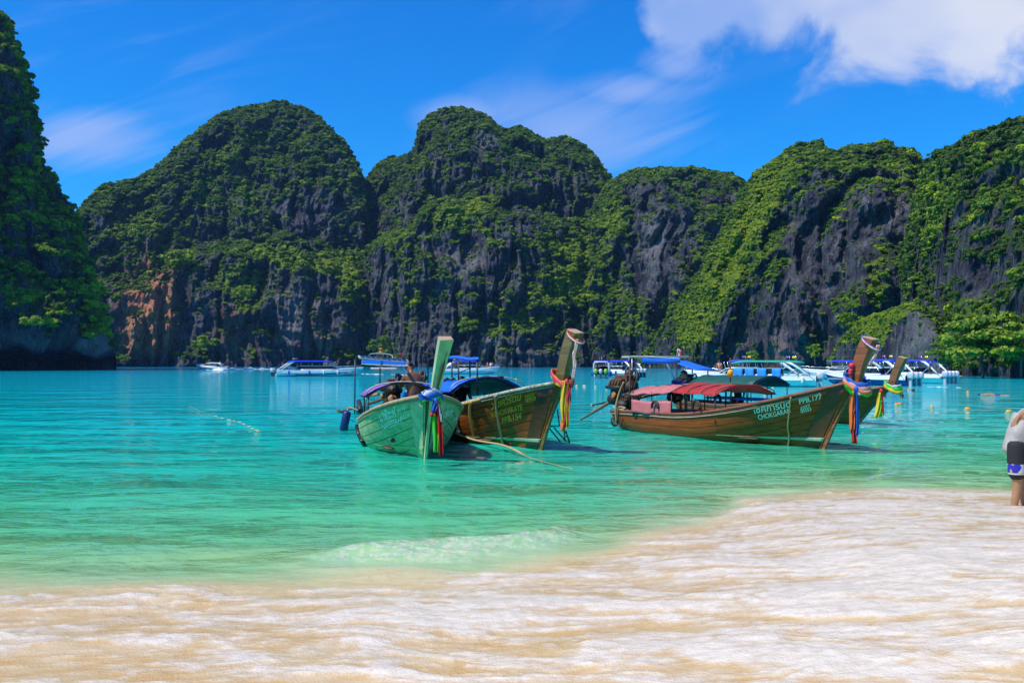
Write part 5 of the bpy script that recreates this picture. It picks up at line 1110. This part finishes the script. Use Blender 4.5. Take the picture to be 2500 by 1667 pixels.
# towels over the rail of the teal boat
TOWEL = mat('sky_blue_towel', (.03, .27, .72), .8, .15, 8, bump=.3)
for k, (s, w_, nm) in enumerate(((.10, .75, 'left end'), (.01, .72, 'second from the left'), (-.085, .75, 'third from the left'), (-.20, .72, 'right end'))):
    M6 = sb6.matrix_basis; x = s * g6['L']; B = g6['B']; o = M6 @ Vector((x, B * .47, 1.55))
    e = empty('towel', o, sb6.rotation_euler.z, label='sky blue towel drying over the rail of the teal canopied boat, ' + nm, cat='towel', group='blue towels on the teal canopied boat')
    MB().slab([[Vector((w_ * (u - .5), .06 * (v > .05) + .02 * math.sin(7 * u) + .03, -.80 * v + .02 * math.sin(5 * u) * v)) for v in np.linspace(0, 1, 6)] for u in np.linspace(0, 1, 8)], .02).build('cloth', TOWEL, e)
# wakes
def wake_mat():
    m = D.materials.new('wake_foam'); m.use_nodes = True; t = NT(m.node_tree); p = t.n('ShaderNodeNewGeometry').outputs['Position']
    b = t.mix(t.ss(t.noise(p, .8, 4), .35, .6), (.25, .48, .55), (.82, .84, .86)); s = t.n('ShaderNodeBsdfPrincipled', i_Base_Color=b, i_Roughness=.7); t.n('ShaderNodeOutputMaterial', i_Surface=s); return m
WAKE = wake_mat()
def wake(label, pts, w, h):
    P = smooth_path([on_level(*p) for p in pts], 10); mb = []; n = len(P); rows = []
    for i, p in enumerate(P):
        k = math.sin(math.pi * min(1, i / (n - 1) * 1.0)) ** .5; hh = h * max(.04, .4 + .8 * float(pn(i * .35, 3.3, w))) * k; ww = w * max(.15, .6 + .6 * float(pn(i * .5, 1.3, w))) * k + .02
        rows.append([p + Vector((0, ww * v, hh * (1 - v * v) - .01)) for v in (-1, -.5, 0, .5, 1)])
    tag(MB().slab(rows, .01).build('wake', WAKE), label, kind='stuff')
wake('white wake foaming behind the running speedboat', [(504, 903.0), (530, 903.5), (560, 903.3), (590, 902.0), (620, 901.4), (660, 901.2)], 1.7, .9)
wake('white wake line left of the green boat', [(805, 910), (830, 911), (850, 911.5)], .6, .12)
wake('white wake streak beyond the green boat', [(877, 911.5), (895, 913), (940, 914)], .7, .16)
wake('white wake streak behind the shirtless man', [(953, 914), (980, 915.5), (1030, 915.5), (1048, 913), (1062, 910)], .8, .28)
wake('thin white wake right of the blue speedboat', [(2245, 944), (2290, 944), (2318, 945.5), (2352, 946)], .5, .05)
# sand strips under the cliffs
SANDM = mat('far_sand', (.62, .44, .24), .9, .15, .5)
def strip(label, pts, dep, h):
    rows = []
    for px, py in pts:
        p = on_level(px, py); dv = Vector((p.x, p.y, 0)).normalized(); rows.append([p + dv * dep * u + Vector((0, 0, -.05 + h * u ** .8)) for u in np.linspace(0, 1, 5)])
    tag(MB().slab(rows, .1).build('beach', SANDM), label, kind='structure')
strip('strip of pale sand below the trees at the right', [(x, 917.5 + .6 * math.sin(x / 30)) for x in range(2325, 2720, 15)], 14, 1.0)
strip('small patch of sand at the foot of the cliff cleft', [(x, 899.5) for x in range(905, 972, 8)], 10, .25)

# ------------------------------------------------------------------ people
SKIN_D = mat('dark_skin', (.20, .075, .035), .42, .15, 12); SKIN_M = mat('tan_skin', (.38, .19, .095), .5, .15, 12); HAIR = mat('black_hair', (.012, .010, .009), .5, .3, 60, bump=.4)
EDGES = [('pelvis', 'spine'), ('spine', 'chest'), ('chest', 'neck'), ('neck', 'jaw'), ('jaw', 'head'), ('head', 'crown')]
for s_ in 'LR': EDGES += [('chest', 'sho' + s_), ('sho' + s_, 'elb' + s_), ('elb' + s_, 'wri' + s_), ('wri' + s_, 'palm' + s_), ('pelvis', 'hip' + s_), ('hip' + s_, 'kne' + s_), ('kne' + s_, 'ank' + s_), ('ank' + s_, 'toe' + s_)]
RAD = dict(pelvis=.135, spine=.125, chest=.150, neck=.058, jaw=.068, head=.098, crown=.060, sho=.072, elb=.044, wri=.030, palm=.038, hip=.092, kne=.060, ank=.040, toe=.036)
def skin_mesh(name, J, edges, rad, root, m, parent, grow=0.0, sub=1):
    names = [k for k in J if any(k in e for e in edges)]; ix = {k: i for i, k in enumerate(names)}
    me = D.meshes.new(name); me.from_pydata([J[k] for k in names], [(ix[a], ix[b]) for a, b in edges if a in ix and b in ix], [])
    ob = D.objects.new(name, me); COL.objects.link(ob); ob.modifiers.new('s', 'SKIN'); sd = ob.modifiers.new('u', 'SUBSURF'); sd.levels = sub; sd.render_levels = sub
    if not me.skin_vertices: me.skin_vertices.new() if hasattr(me.skin_vertices, 'new') else None
    for i, k in enumerate(names):
        r = rad[k] if k in rad else rad[k.rstrip('LR')] if k.rstrip('LR') in rad else rad.get(k[:3], .012)
        me.skin_vertices[0].data[i].radius = (r + grow, r + grow); me.skin_vertices[0].data[i].use_root = (k == root)
    dg = bpy.context.evaluated_depsgraph_get(); nm = D.meshes.new_from_object(ob.evaluated_get(dg)); D.objects.remove(ob); D.meshes.remove(me)
    nm.materials.clear(); nm.materials.append(m); nm.polygons.foreach_set('use_smooth', [True] * len(nm.polygons)); nm.name = name
    return link(name, nm, parent)
def fingers(J, s, tip_dir, side_dir, edges):
    """four fingers and a thumb leaving the palm"""
    p = Vector(J['palm' + s]); t = Vector(tip_dir).normalized(); sd = Vector(side_dir).normalized(); dn = t.cross(sd)
    for i, l in enumerate((.062, .078, .074, .055)):
        a = 'f%d' % i + s; b = 'g%d' % i + s; J[a] = p + t * .035 + sd * (.026 - .018 * i); J[b] = J[a] + t * l + dn * .018; edges += [('palm' + s, a), (a, b)]
    J['th' + s] = p + sd * .05 + t * .01; J['tt' + s] = p + sd * .062 + t * .05; edges += [('palm' + s, 'th' + s), ('th' + s, 'tt' + s)]
def hair_cap(J, parent, m=HAIR, back=(0, 0, 0), r=.112, down=.02):
    h = (Vector(J['head']) + Vector(J['crown'])) / 2 + Vector(back); ax = (Vector(J['crown']) - Vector(J['jaw'])).normalized()
    MB().lathe(h - ax * down, ax, [(0, r * .97), (.03, r * 1.0), (.06, r * .93), (.09, r * .75), (.112, r * .42), (.12, .02)], 14).build('hair', m, parent)
def face(J, parent, fwd, m):
    """ears, nose, eyes and mouth set on the head, facing fwd"""
    h = Vector(J['head']); f = Vector(fwd).normalized(); u = (Vector(J['crown']) - Vector(J['jaw'])).normalized(); f = (f - u * f.dot(u)).normalized(); sd = u.cross(f)
    mb = MB(); mb.tube([h + f * .088 + u * .012, h + f * .108 - u * .030, h + f * .090 - u * .036], [.010, .016, .010], 6); mb.build('nose', m, parent)
    for k in (1, -1):
        MB().ball(h + sd * .094 * k - u * .015, .024, 8, 6, (1, .7, 1.3)).build('ear', m, parent); MB().ball(h + f * .086 + sd * .034 * k + u * .008, .011, 8, 6).build('eye', mat('eye', (.03, .02, .02), .2), parent)
    MB().tube([h + f * .084 - u * .062 + sd * .024, h + f * .092 - u * .060, h + f * .084 - u * .062 - sd * .024], .007, 6).build('mouth', mat('lips', (.30, .09, .07), .5), parent)
def person(label, o, J, skin, fwd, shirt=None, shorts=None, grp=None, hair=HAIR, sub=1, hands=None):
    """J: joints in metres from o"""
    e = empty('person', o, label=label, cat='person', group=grp) if grp else empty('person', o, label=label, cat='person')
    ed = list(EDGES)
    for s, t_, d_ in (hands or []): fingers(J, s, t_, d_, ed)
    rad = dict(RAD); rad.update({k: .0105 for k in J if k[:2] in ('f0', 'f1', 'f2', 'f3', 'g0', 'g1', 'g2', 'g3', 'th', 'tt')})
    skin_mesh('body', J, ed, rad, 'pelvis', skin, e, sub=sub)
    hair_cap(J, e, hair); face(J, e, fwd, skin)
    if shorts:
        K = dict(J)
        for s in 'LR': K['kne' + s] = Vector(J['hip' + s]).lerp(Vector(J['kne' + s]), shorts[1])
        K['spine'] = Vector(J['pelvis']).lerp(Vector(J['spine']), .45)
        r2_ = dict(RAD); r2_['kne'] = .095; r2_['spine'] = .13
        skin_mesh('shorts', K, [('pelvis', 'spine'), ('pelvis', 'hipL'), ('pelvis', 'hipR'), ('hipL', 'kneL'), ('hipR', 'kneR')], r2_, 'pelvis', shorts[0], e, .022, sub)
    if shirt:
        K = dict(J); ee = [('pelvis', 'spine'), ('spine', 'chest'), ('chest', 'shoL'), ('chest', 'shoR')]
        K['pelvis'] = Vector(J['pelvis']) + ((Vector(J['pelvis']) - Vector(J['spine'])) * shirt[1] if shirt[1] < 1 else Vector((.01, 0, -.15)))
        if shirt[2]:
            for s in 'LR': K['elb' + s] = Vector(J['sho' + s]).lerp(Vector(J['elb' + s]), shirt[2]); ee.append(('sho' + s, 'elb' + s))
        r2_ = dict(RAD); r2_['elb'] = .062; r2_['pelvis'] = .205 if shirt[1] > 1 else .135; r2_['spine'] = .160 if shirt[1] > 1 else .125
        skin_mesh('shirt', K, ee, r2_, 'spine', shirt[0], e, .020, sub)
    return e
V3 = Vector
def joints(lean=(0, 0), turn=0.0, hipz=.92, arms='down', legs='stand', tall=1.0, bow=.0):
    """default figure facing +y with its hips above the origin; lean tips the trunk"""
    lx, ly = lean; J = {}
    up = V3((lx, ly, 1)).normalized(); f = V3((0, 1, 0)); r = V3((1, 0, 0)); P = V3((0, 0, hipz))
    J['pelvis'] = P; J['spine'] = P + up * .22; J['chest'] = P + up * .44; J['neck'] = P + up * .58 + f * .01; hd = (up + f * bow).normalized()
    J['jaw'] = J['neck'] + hd * .07 + f * .02; J['head'] = J['neck'] + hd * .15 + f * .03; J['crown'] = J['neck'] + hd * .235 + f * .02
    for s, k in (('L', -1), ('R', 1)):
        S = J['chest'] + r * k * .185 + up * .045; J['sho' + s] = S
        if arms == 'down': J['elb' + s] = S + r * k * .06 - V3((0, 0, .29)); J['wri' + s] = J['elb' + s] + f * .10 - V3((0, 0, .23)); J['palm' + s] = J['wri' + s] + f * .02 - V3((0, 0, .07))
        else: J['elb' + s] = S + r * k * .07 + f * .10 - V3((0, 0, .26)); J['wri' + s] = J['elb' + s] + f * .22 + V3((-k * .07, 0, .05)); J['palm' + s] = J['wri' + s] + f * .07 + V3((-k * .02, 0, .01))
        J['hip' + s] = P + r * k * .095 - V3((0, 0, .05))
        if legs == 'stand': J['kne' + s] = J['hip' + s] + f * .03 - V3((0, 0, .42)); J['ank' + s] = J['kne' + s] - f * .03 - V3((0, 0, .41)); J['toe' + s] = J['ank' + s] + f * .15 - V3((0, 0, .04))
        else: J['kne' + s] = J['hip' + s] + f * .42 + V3((k * .03, 0, .06)); J['ank' + s] = J['kne' + s] + f * .02 - V3((0, 0, .42)); J['toe' + s] = J['ank' + s] + f * .15 - V3((0, 0, .03))
    q = Matrix.Rotation(turn, 3, 'Z')
    return {k: q @ V3(v) * tall for k, v in J.items()}
HND = lambda J, t: [(s, Matrix.Rotation(t, 3, 'Z') @ V3((0, 1, -.3)), Matrix.Rotation(t, 3, 'Z') @ V3((.9 * k, 0, .4))) for s, k in (('L', 1), ('R', -1))]
# shirtless man standing in the green boat, back turned, looking down
hp = b1.M @ b1.at(1012, 968, .25); J = joints(lean=(-.10, .10), turn=R(22), arms='fwd', bow=.55, tall=1.02); o = hp - V3((0, 0, .95))
p_ = person('shirtless dark skinned man standing with his back turned in the green boat', o, J, SKIN_D, Matrix.Rotation(R(22), 3, 'Z') @ V3((0, 1, 0)), shorts=(mat('dark_shorts', (.02, .02, .03), .8), .85), sub=2, hands=HND(J, R(22)))
cl = J['wriL'] + V3((0, .03, .03)); MB().ball(cl, .07, 8, 6, (1, .8, 1.2)).build('white_cloth', mat('white_cloth', (.7, .7, .72), .9), p_)
# seated man, head bowed
hp = b1.M @ b1.at(935, 1012, -.25); J = joints(lean=(.12, .40), turn=R(-75), hipz=.0, arms='fwd', legs='sit', bow=.9); 
person('man in a dark vest sitting bent forward under the purple edged canopy', hp, J, SKIN_M, Matrix.Rotation(R(-75), 3, 'Z') @ V3((0, 1, -.3)), shirt=(mat('black_vest', (.015, .015, .02), .9), .2, 0), shorts=(mat('dark_shorts', (.02, .02, .03), .8), .8), sub=2, hands=HND(J, R(-75)))
# figure in the boat behind
hp = b4.M @ b4.at(1801, 972, 0); J = joints(turn=R(150), hipz=.0, legs='sit', bow=.1)
person('dark silhouetted person sitting under the dark green canopy', hp, J, SKIN_D, Matrix.Rotation(R(150), 3, 'Z') @ V3((0, 1, 0)), shirt=(mat('maroon_shirt', (.05, .012, .018), .9), .2, .5), shorts=(mat('dark_shorts', (.02, .02, .03), .8), .8), hands=HND(J, R(150)))
hp = b3.M @ b3.at(1640, 968, .2); J = joints(lean=(.1, .45), turn=R(-60), hipz=.0, legs='sit', arms='fwd', bow=.5)
person('person in a dark blue shirt crouching behind the pink side curtain', hp, J, SKIN_M, Matrix.Rotation(R(-60), 3, 'Z') @ V3((0, 1, 0)), shirt=(mat('blue_shirt', (.012, .025, .22), .9), .2, .7), shorts=(mat('dark_shorts', (.02, .02, .03), .8), .8), hands=HND(J, R(-60)))
hp = b2.M @ b2.at(1126, 992, .3); J = joints(lean=(-.1, -.35), turn=R(200), hipz=.0, legs='sit', arms='fwd', bow=.2)
person('passenger in blue shorts reclining in the brown boat near the yellow hoses', hp, J, SKIN_M, Matrix.Rotation(R(200), 3, 'Z') @ V3((0, 1, 0)), shirt=(mat('black_shirt', (.02, .02, .025), .9), .2, .5), shorts=(mat('blue_shorts', (.01, .12, .50), .8), .8), hands=HND(J, R(200)))
# crew on the speedboats
def crew(label, boat, loc, turn, legs, shirtm, capm=None):
    o = boat.matrix_basis @ V3(loc); J = joints(turn=turn, hipz=.92 if legs == 'stand' else 0, legs=legs)
    e = person(label, o, J, SKIN_M, Matrix.Rotation(turn, 3, 'Z') @ V3((0, 1, 0)), shirt=(shirtm, .2, .6), shorts=(mat('dark_shorts', (.02, .02, .03), .8), .85), grp='people aboard the speedboats')
    if capm: h = J['crown']; MB().lathe(h - V3((0, 0, .05)), (0, 0, 1), [(0, .118), (.05, .11), (.09, .06), (.10, .01)]).build('cap', capm, e)
crew('person in a blue cap standing at the stern of the lime engined boat', sb4, (-3.9, .5, .55), R(10), 'stand', mat('navy_shirt', (.02, .03, .10), .9), mat('blue_cap', (.02, .07, .40), .8))
crew('person in a bright blue shirt at the stern beyond the three pale outboards', sb10, (-3.4, .9, .55), R(40), 'stand', mat('bright_blue_shirt', (.01, .10, .62), .9))
for i, (x, y, cm) in enumerate(((3.4, .4, (.50, .06, .04)), (3.9, -.2, (.60, .58, .55)), (4.3, .25, (.02, .03, .20)))):
    crew(['red shirted passenger sitting on the bow of the passing speedboat', 'white shirted passenger sitting on the bow of the passing speedboat', 'navy shirted passenger foremost on the bow of the passing speedboat'][i], sb3, (x, y, 1.32), R(-60 + 40 * i), 'sit', mat('passenger_shirt_%s' % 'abc'[i], cm, .9))
crew('sunbathing passenger on the white foredeck left of the teal canopied boat', sb7, (2.6, -.3, 1.40), R(160), 'sit', mat('peach_top', (.60, .25, .16), .9))
# wading man at the right edge, bent over to the right
o = at(2490, 1195, 12.9); wz = float(sea_level(o.x, o.y)); o.z = wz - .33; s_ = 12.9 / F
def wj(px, py, dy=0.0): return at(px, py, 12.9 + dy) - o
J = dict(pelvis=wj(2480, 1085), spine=wj(2484, 1050), chest=wj(2502, 1022), neck=wj(2522, 1000), jaw=wj(2527, 985, -.02), head=wj(2531, 968), crown=wj(2533, 950))
for s, dy, dx in (('L', .16, 2), ('R', -.16, 0)):
    J['sho' + s] = wj(2506 + dx, 1010, dy); J['elb' + s] = wj(2522 + dx, 1058, dy * 1.2); J['wri' + s] = wj(2560 + dx, 1078, dy * .9); J['palm' + s] = wj(2574 + dx, 1082, dy * .8)
J['hipL'] = wj(2490, 1098, .10); J['kneL'] = wj(2501, 1185, .09); J['ankL'] = wj(2496, 1262, .10); J['toeL'] = wj(2520, 1272, .08)
J['hipR'] = wj(2478, 1098, -.10); J['kneR'] = wj(2484, 1188, -.08); J['ankR'] = wj(2470, 1268, -.08); J['toeR'] = wj(2495, 1278, -.10)
def board_shorts():
    m = D.materials.new('patterned_board_shorts'); m.use_nodes = True; t = NT(m.node_tree); p = t.n('ShaderNodeTexCoord').outputs['Object']; z = t.n('ShaderNodeSeparateXYZ', i_0=p).outputs[2]
    zz = J['kneR'][2]; f = lambda lo, hi: t.m('MULTIPLY', t.m('GREATER_THAN', z, lo), t.m('LESS_THAN', z, hi))
    vo = t.n('ShaderNodeTexVoronoi', i_Vector=t.scl(p, (1, 1, .5)), i_Scale=13.0).outputs['Color']; hs_ = t.n('ShaderNodeHueSaturation', i_Saturation=1.6, i_Color=vo).outputs[0]
    pat = t.mix(t.ss(t.noise(p, 14, 1), .45, .55), hs_, (.55, .55, .62)); pat = t.mix(t.ss(t.noise(p, 9, 0), .5, .56), pat, (.02, .02, .35))
    b = t.mix(f(zz + .19, zz + .30), (.014, .013, .015), pat); b = t.mix(f(zz + .165, zz + .185), b, (.6, .6, .6))
    s = t.n('ShaderNodeBsdfPrincipled', i_Base_Color=b, i_Roughness=.8); t.n('ShaderNodeOutputMaterial', i_Surface=s); return m
person('wading man in a wet white tank top and patterned black board shorts, bending over', o, J, SKIN_M, (1, 0, -.3), shirt=(mat('wet_white_vest', (.44, .42, .40), .65, .25, 10, bump=1.0, bscale=11, trans=.1), 1.25, 0), shorts=(board_shorts(), .86), sub=2, hands=[('L', (1, 0, -.3), (0, -.7, .6)), ('R', (1, 0, -.3), (0, .7, .6))])
# swimmers
def swimmer(label, px, py, m_hair, turn):
    o = on_level(px, py); J = joints(turn=turn, hipz=-.62, bow=.0)
    person(label, o, J, SKIN_M, Matrix.Rotation(turn, 3, 'Z') @ V3((0, 1, 0)), shorts=(mat('swim_shorts', (.04, .06, .2), .8), .8), grp='swimmers in the bay')
swimmer('swimmer whose dark head shows just right of the short bow post', 2161, 971, HAIR, R(40)); swimmer('swimmer facing the beach, head and shoulders above the water', 2202, 972, HAIR, R(160)); swimmer('farthest swimmer, a dark head below the blue speedboat', 2229, 958, HAIR, R(-30))
o = on_level(2425, 965); J = joints(turn=0, hipz=0); J = {k: Matrix.Rotation(R(75), 3, 'Z') @ (Matrix.Rotation(R(-88), 3, 'X') @ v) for k, v in J.items()}; J = {k: v + V3((0, 0, .02)) for k, v in J.items()}
person('swimmer floating face down and stretched out near the right edge', o, J, SKIN_M, (0, 0, -1), shorts=(mat('swim_shorts', (.04, .06, .2), .8), .8), grp='swimmers in the bay')
# ------------------------------------------------------------------ floats of the swimming line
BUOY = mat('orange_buoy', (.82, .33, .015), .4, .15); BUOYP = mat('pale_buoy', (.72, .55, .22), .5, .2)
bu = None
for i, (px, py, rr, lab) in enumerate(((2189, 988, .13, 'left one of two orange floats touching near the short bow post'), (2196, 987.5, .13, 'right one of two orange floats touching near the short bow post'), (2276, 995, .12, 'orange float midway between the double float and the wading man'),
        (2362, 1000, .15, 'orange float left of the last one before the wading man'), (2463, 1007, .16, 'orange float nearest the wading man'), (2363, 957.5, .13, 'small float off the wooded shore'), (2175, 948, .12, 'small float below the blue speedboat'), (2219, 951, .12, 'small float left of the farthest swimmer'),
        (1425, 942, .12, 'small pale float leftmost in the row left of the red canopied boat'), (1454, 944.5, .12, 'second small float in the row left of the red canopied boat'), (1481, 946, .12, 'third small float in the row left of the red canopied boat'), (1507, 949, .12, 'small float in the row, closest to the oily engine'), (1565, 954, .12, 'small float seen between the two drive shafts'), (1600, 955, .12, "small float left of the pink canopy's corner"), (1742, 962, .13, 'small float seen beneath the red canopy'), (1792, 957, .13, 'small float beside the dark silhouetted person'), (1868, 962, .13, 'small float by the bow end of the dark green canopy'), (1887, 948, .13, 'tiny float under the teal canopied boat'), (1408, 942.5, .14, 'small float between the ladder and the red canopied boat'), (1428, 942.7, .12, 'tiny float just right of the one between ladder and red canopied boat'), (1260, 926, .15, 'small float beyond the blue canopy of the brown boat'), (1215, 928, .15, 'small float at the left end of the blue canopy'))):
    o = on_level(px, py); e = empty('buoy', o, label=lab or 'small pale float of the swimming line beyond the longtail boats', cat='buoy', group='floats of the swimming lines')
    sc = rr / .13 * .62
    if bu is None:
        m0 = MB(); m0.lathe((-.16, 0, .03), (1, 0, 0), [(0, .03), (.03, .09), (.10, .13), (.22, .13), (.29, .09), (.32, .03)], 12); bu = m0.build('float_body', BUOY, e); rope0 = MB().tube([(-.22, 0, 0), (.22, 0, .0)], .016).build('line_eye', ROPE, e)
    else:
        for q in (bu, rope0):
            k = q.copy(); COL.objects.link(k); k.parent = e
            if q is bu and i > 7: k.material_slots[0].link = 'OBJECT'; k.material_slots[0].material = BUOYP
    e.scale = (sc,) * 3; e.rotation_euler = (0, 0, R(random.uniform(-25, 25)))
# drifting line with small floats at the left
P = smooth_path([on_level(*p, .02) for p in ((460, 990), (500, 1008), (545, 1022), (580, 1030), (610, 1044), (628, 1053))], 8)
e = empty('float_line', P[0], label='loose drifting line with small pale floats on the open water at the left', cat='rope')
MB().tube([p - P[0] for p in P], .005, 6).build('line', ROPE, e)
for i in range(12, len(P), 3): MB().lathe(P[i] - P[0], (1, -.4, 0), [(0, .006), (.02, .013), (.12 + .05 * (i % 2), .013), (.16, .006)], 8).build('small_float', BUOYP, e)

# ------------------------------------------------------------------ trees that stand out singly
BARK = mat('grey_bark', (.14, .11, .085), .9, .35, 6, (1, 1, .3), .5, 20)
def tree_parts(seed, tint, h=6.0, spread=3.2, nb=16, per=70, layered=False):
    rng = np.random.RandomState(seed); cs, rs = [], []
    tr = MB(); tp = [(0, 0, -.6), (.1 * h * .2, 0, h * .25), (.05 * h, .02 * h, h * .5), (.02 * h, .05 * h, h * .78)]
    tr.tube(smooth_path(tp, 4), [lerp(.16, .05, k / 12) * h / 6 for k in range(13)], 8); limbs = []
    for k in range(nb):
        a = 6.283 * k / nb * 2.4 + rng.rand(); z = h * (.34 + .62 * (k + rng.rand()) / nb); d = spread * (.25 + .75 * rng.rand()) * math.sqrt(max(.05, 1 - ((z / h - .50) / .56) ** 2))
        cc = np.array([math.cos(a) * d, math.sin(a) * d, z]); cs.append(cc); rs.append(spread * (.24 + .16 * rng.rand()))
        if k % 2 == 0: limbs.append(smooth_path([(.03 * h, .02 * h, z * .55), (cc[0] * .5, cc[1] * .5, z * .82), tuple(cc)], 3))
    V, Q = blob_leaves(rng, cs, rs, per, spread * .060, .45 if layered else .7); V2, T = ico_core(rng, cs, [r * .8 for r in rs], .45 if layered else .7)
    me = D.meshes.new('crown'); me.from_pydata(np.concatenate([V, V2]).tolist(), [], Q.tolist() + (T + len(V)).tolist()); me.materials.append(LEAF)
    tn = np.clip(tint + .20 * rng.normal(size=len(V) // 4), 0, 1).repeat(4); me.attributes.new('tint', 'FLOAT', 'POINT').data.foreach_set('value', np.concatenate([tn, np.full(len(V2), tint * .8)]).astype(np.float32))
    return me, tr, limbs
def tree(label, base, seed, tint, h, spread, layered=False, nb=16, per=70, grp='trees on the shore and ledges'):
    e = empty('tree', base, random.uniform(0, 6), label=label, cat='tree', group=grp)
    me, tr, limbs = tree_parts(seed, tint, h, spread, nb, per, layered); link('crown', me, e); to = tr.build('trunk', BARK, e)
    for l in limbs: MB().tube(l, [.05 * h / 6 * (1 - .6 * i / (len(l) - 1)) for i in range(len(l))], 6).build('limb', BARK, to)
    return e
SH = 'trees along the wooded shore'
tree('broad light green tree with layered crown above the right hand sand strip', at(2400, 913, 128), 31, .50, 7.6, 4.8, True, 26, 110, SH)
tree('dense bright green tree at the right edge of the picture', at(2492, 914, 121), 32, .55, 6.4, 3.6, True, 22, 110, SH)
tree('dark tree in the shade between the two bright ones on the shore', at(2452, 910, 138), 33, .20, 6.2, 3.2, False, 18, 90, SH)
tree('small yellowish green tree at the left end of the sand strip', at(2318, 912, 140), 34, .46, 4.6, 2.8, True, 18, 80, SH)
tree('mid green tree just above the four engined speedboat', at(2350, 905, 150), 35, .36, 6.0, 3.2, True, 18, 80, SH)
tree('tall rounded tree on the slope above the broad light green one', at(2420, 815, 165), 36, .34, 6.4, 4.0, True, 20, 90, SH)
tree('upper tree at the right edge under the dark rock', at(2480, 790, 165), 37, .30, 6.4, 4.2, True, 20, 90, SH)
tree('tree overhanging the reddish scree behind the bluff', at(2315, 815, 172), 38, .34, 5.0, 3.2, True, 18, 80, SH)
LG = 'single trees on the cliffs'
tree('bright green bush on the cliff foot above the yellow float', at(1840, 893, 228), 41, .62, 3.4, 2.0, False, 12, 60, LG)
tree('bright shrub low on the cliff left of the tall bow post', at(1990, 884, 200), 42, .62, 3.6, 2.0, False, 12, 60, LG)
tree('round leafy tree in the grassy hollow beside the bluff', at(2072, 815, 200), 43, .50, 4.2, 2.6, False, 14, 70, LG)
tree('flat topped pale green tree on the left hill above the orange stain', at(432, 655, 470), 44, .62, 8.0, 8.0, True, 20, 60, LG)
tree('spreading bright tree low on the left hill among grey rock', at(500, 858, 448), 45, .58, 7.0, 6.0, True, 16, 60, LG)
tree('bright bush at the tip of the undercut left cliff', at(250, 815, 262), 46, .72, 5.0, 3.4, False, 16, 80, LG)
tree('lime green bush on the ledge of the undercut left cliff', at(78, 800, 222), 47, .72, 2.4, 2.6, False, 12, 70, LG)
tree('lone dark tree standing in the notch of the right skyline', at(2277, 402, 300), 48, .10, 4.0, 2.0, False, 10, 60, LG)
tree('bushy green tree in the cleft behind the green bow post', at(930, 880, 446), 49, .36, 11.0, 5.5, False, 18, 70, LG)
tree('sunlit grassy tree on the middle ledge of the left hill', at(596, 735, 455), 50, .62, 7.0, 5.0, False, 16, 60, LG)
tree('leafy tree hanging at the base of the central hill', at(1142, 825, 432), 51, .50, 9.0, 5.5, False, 16, 60, LG)

HAZE()
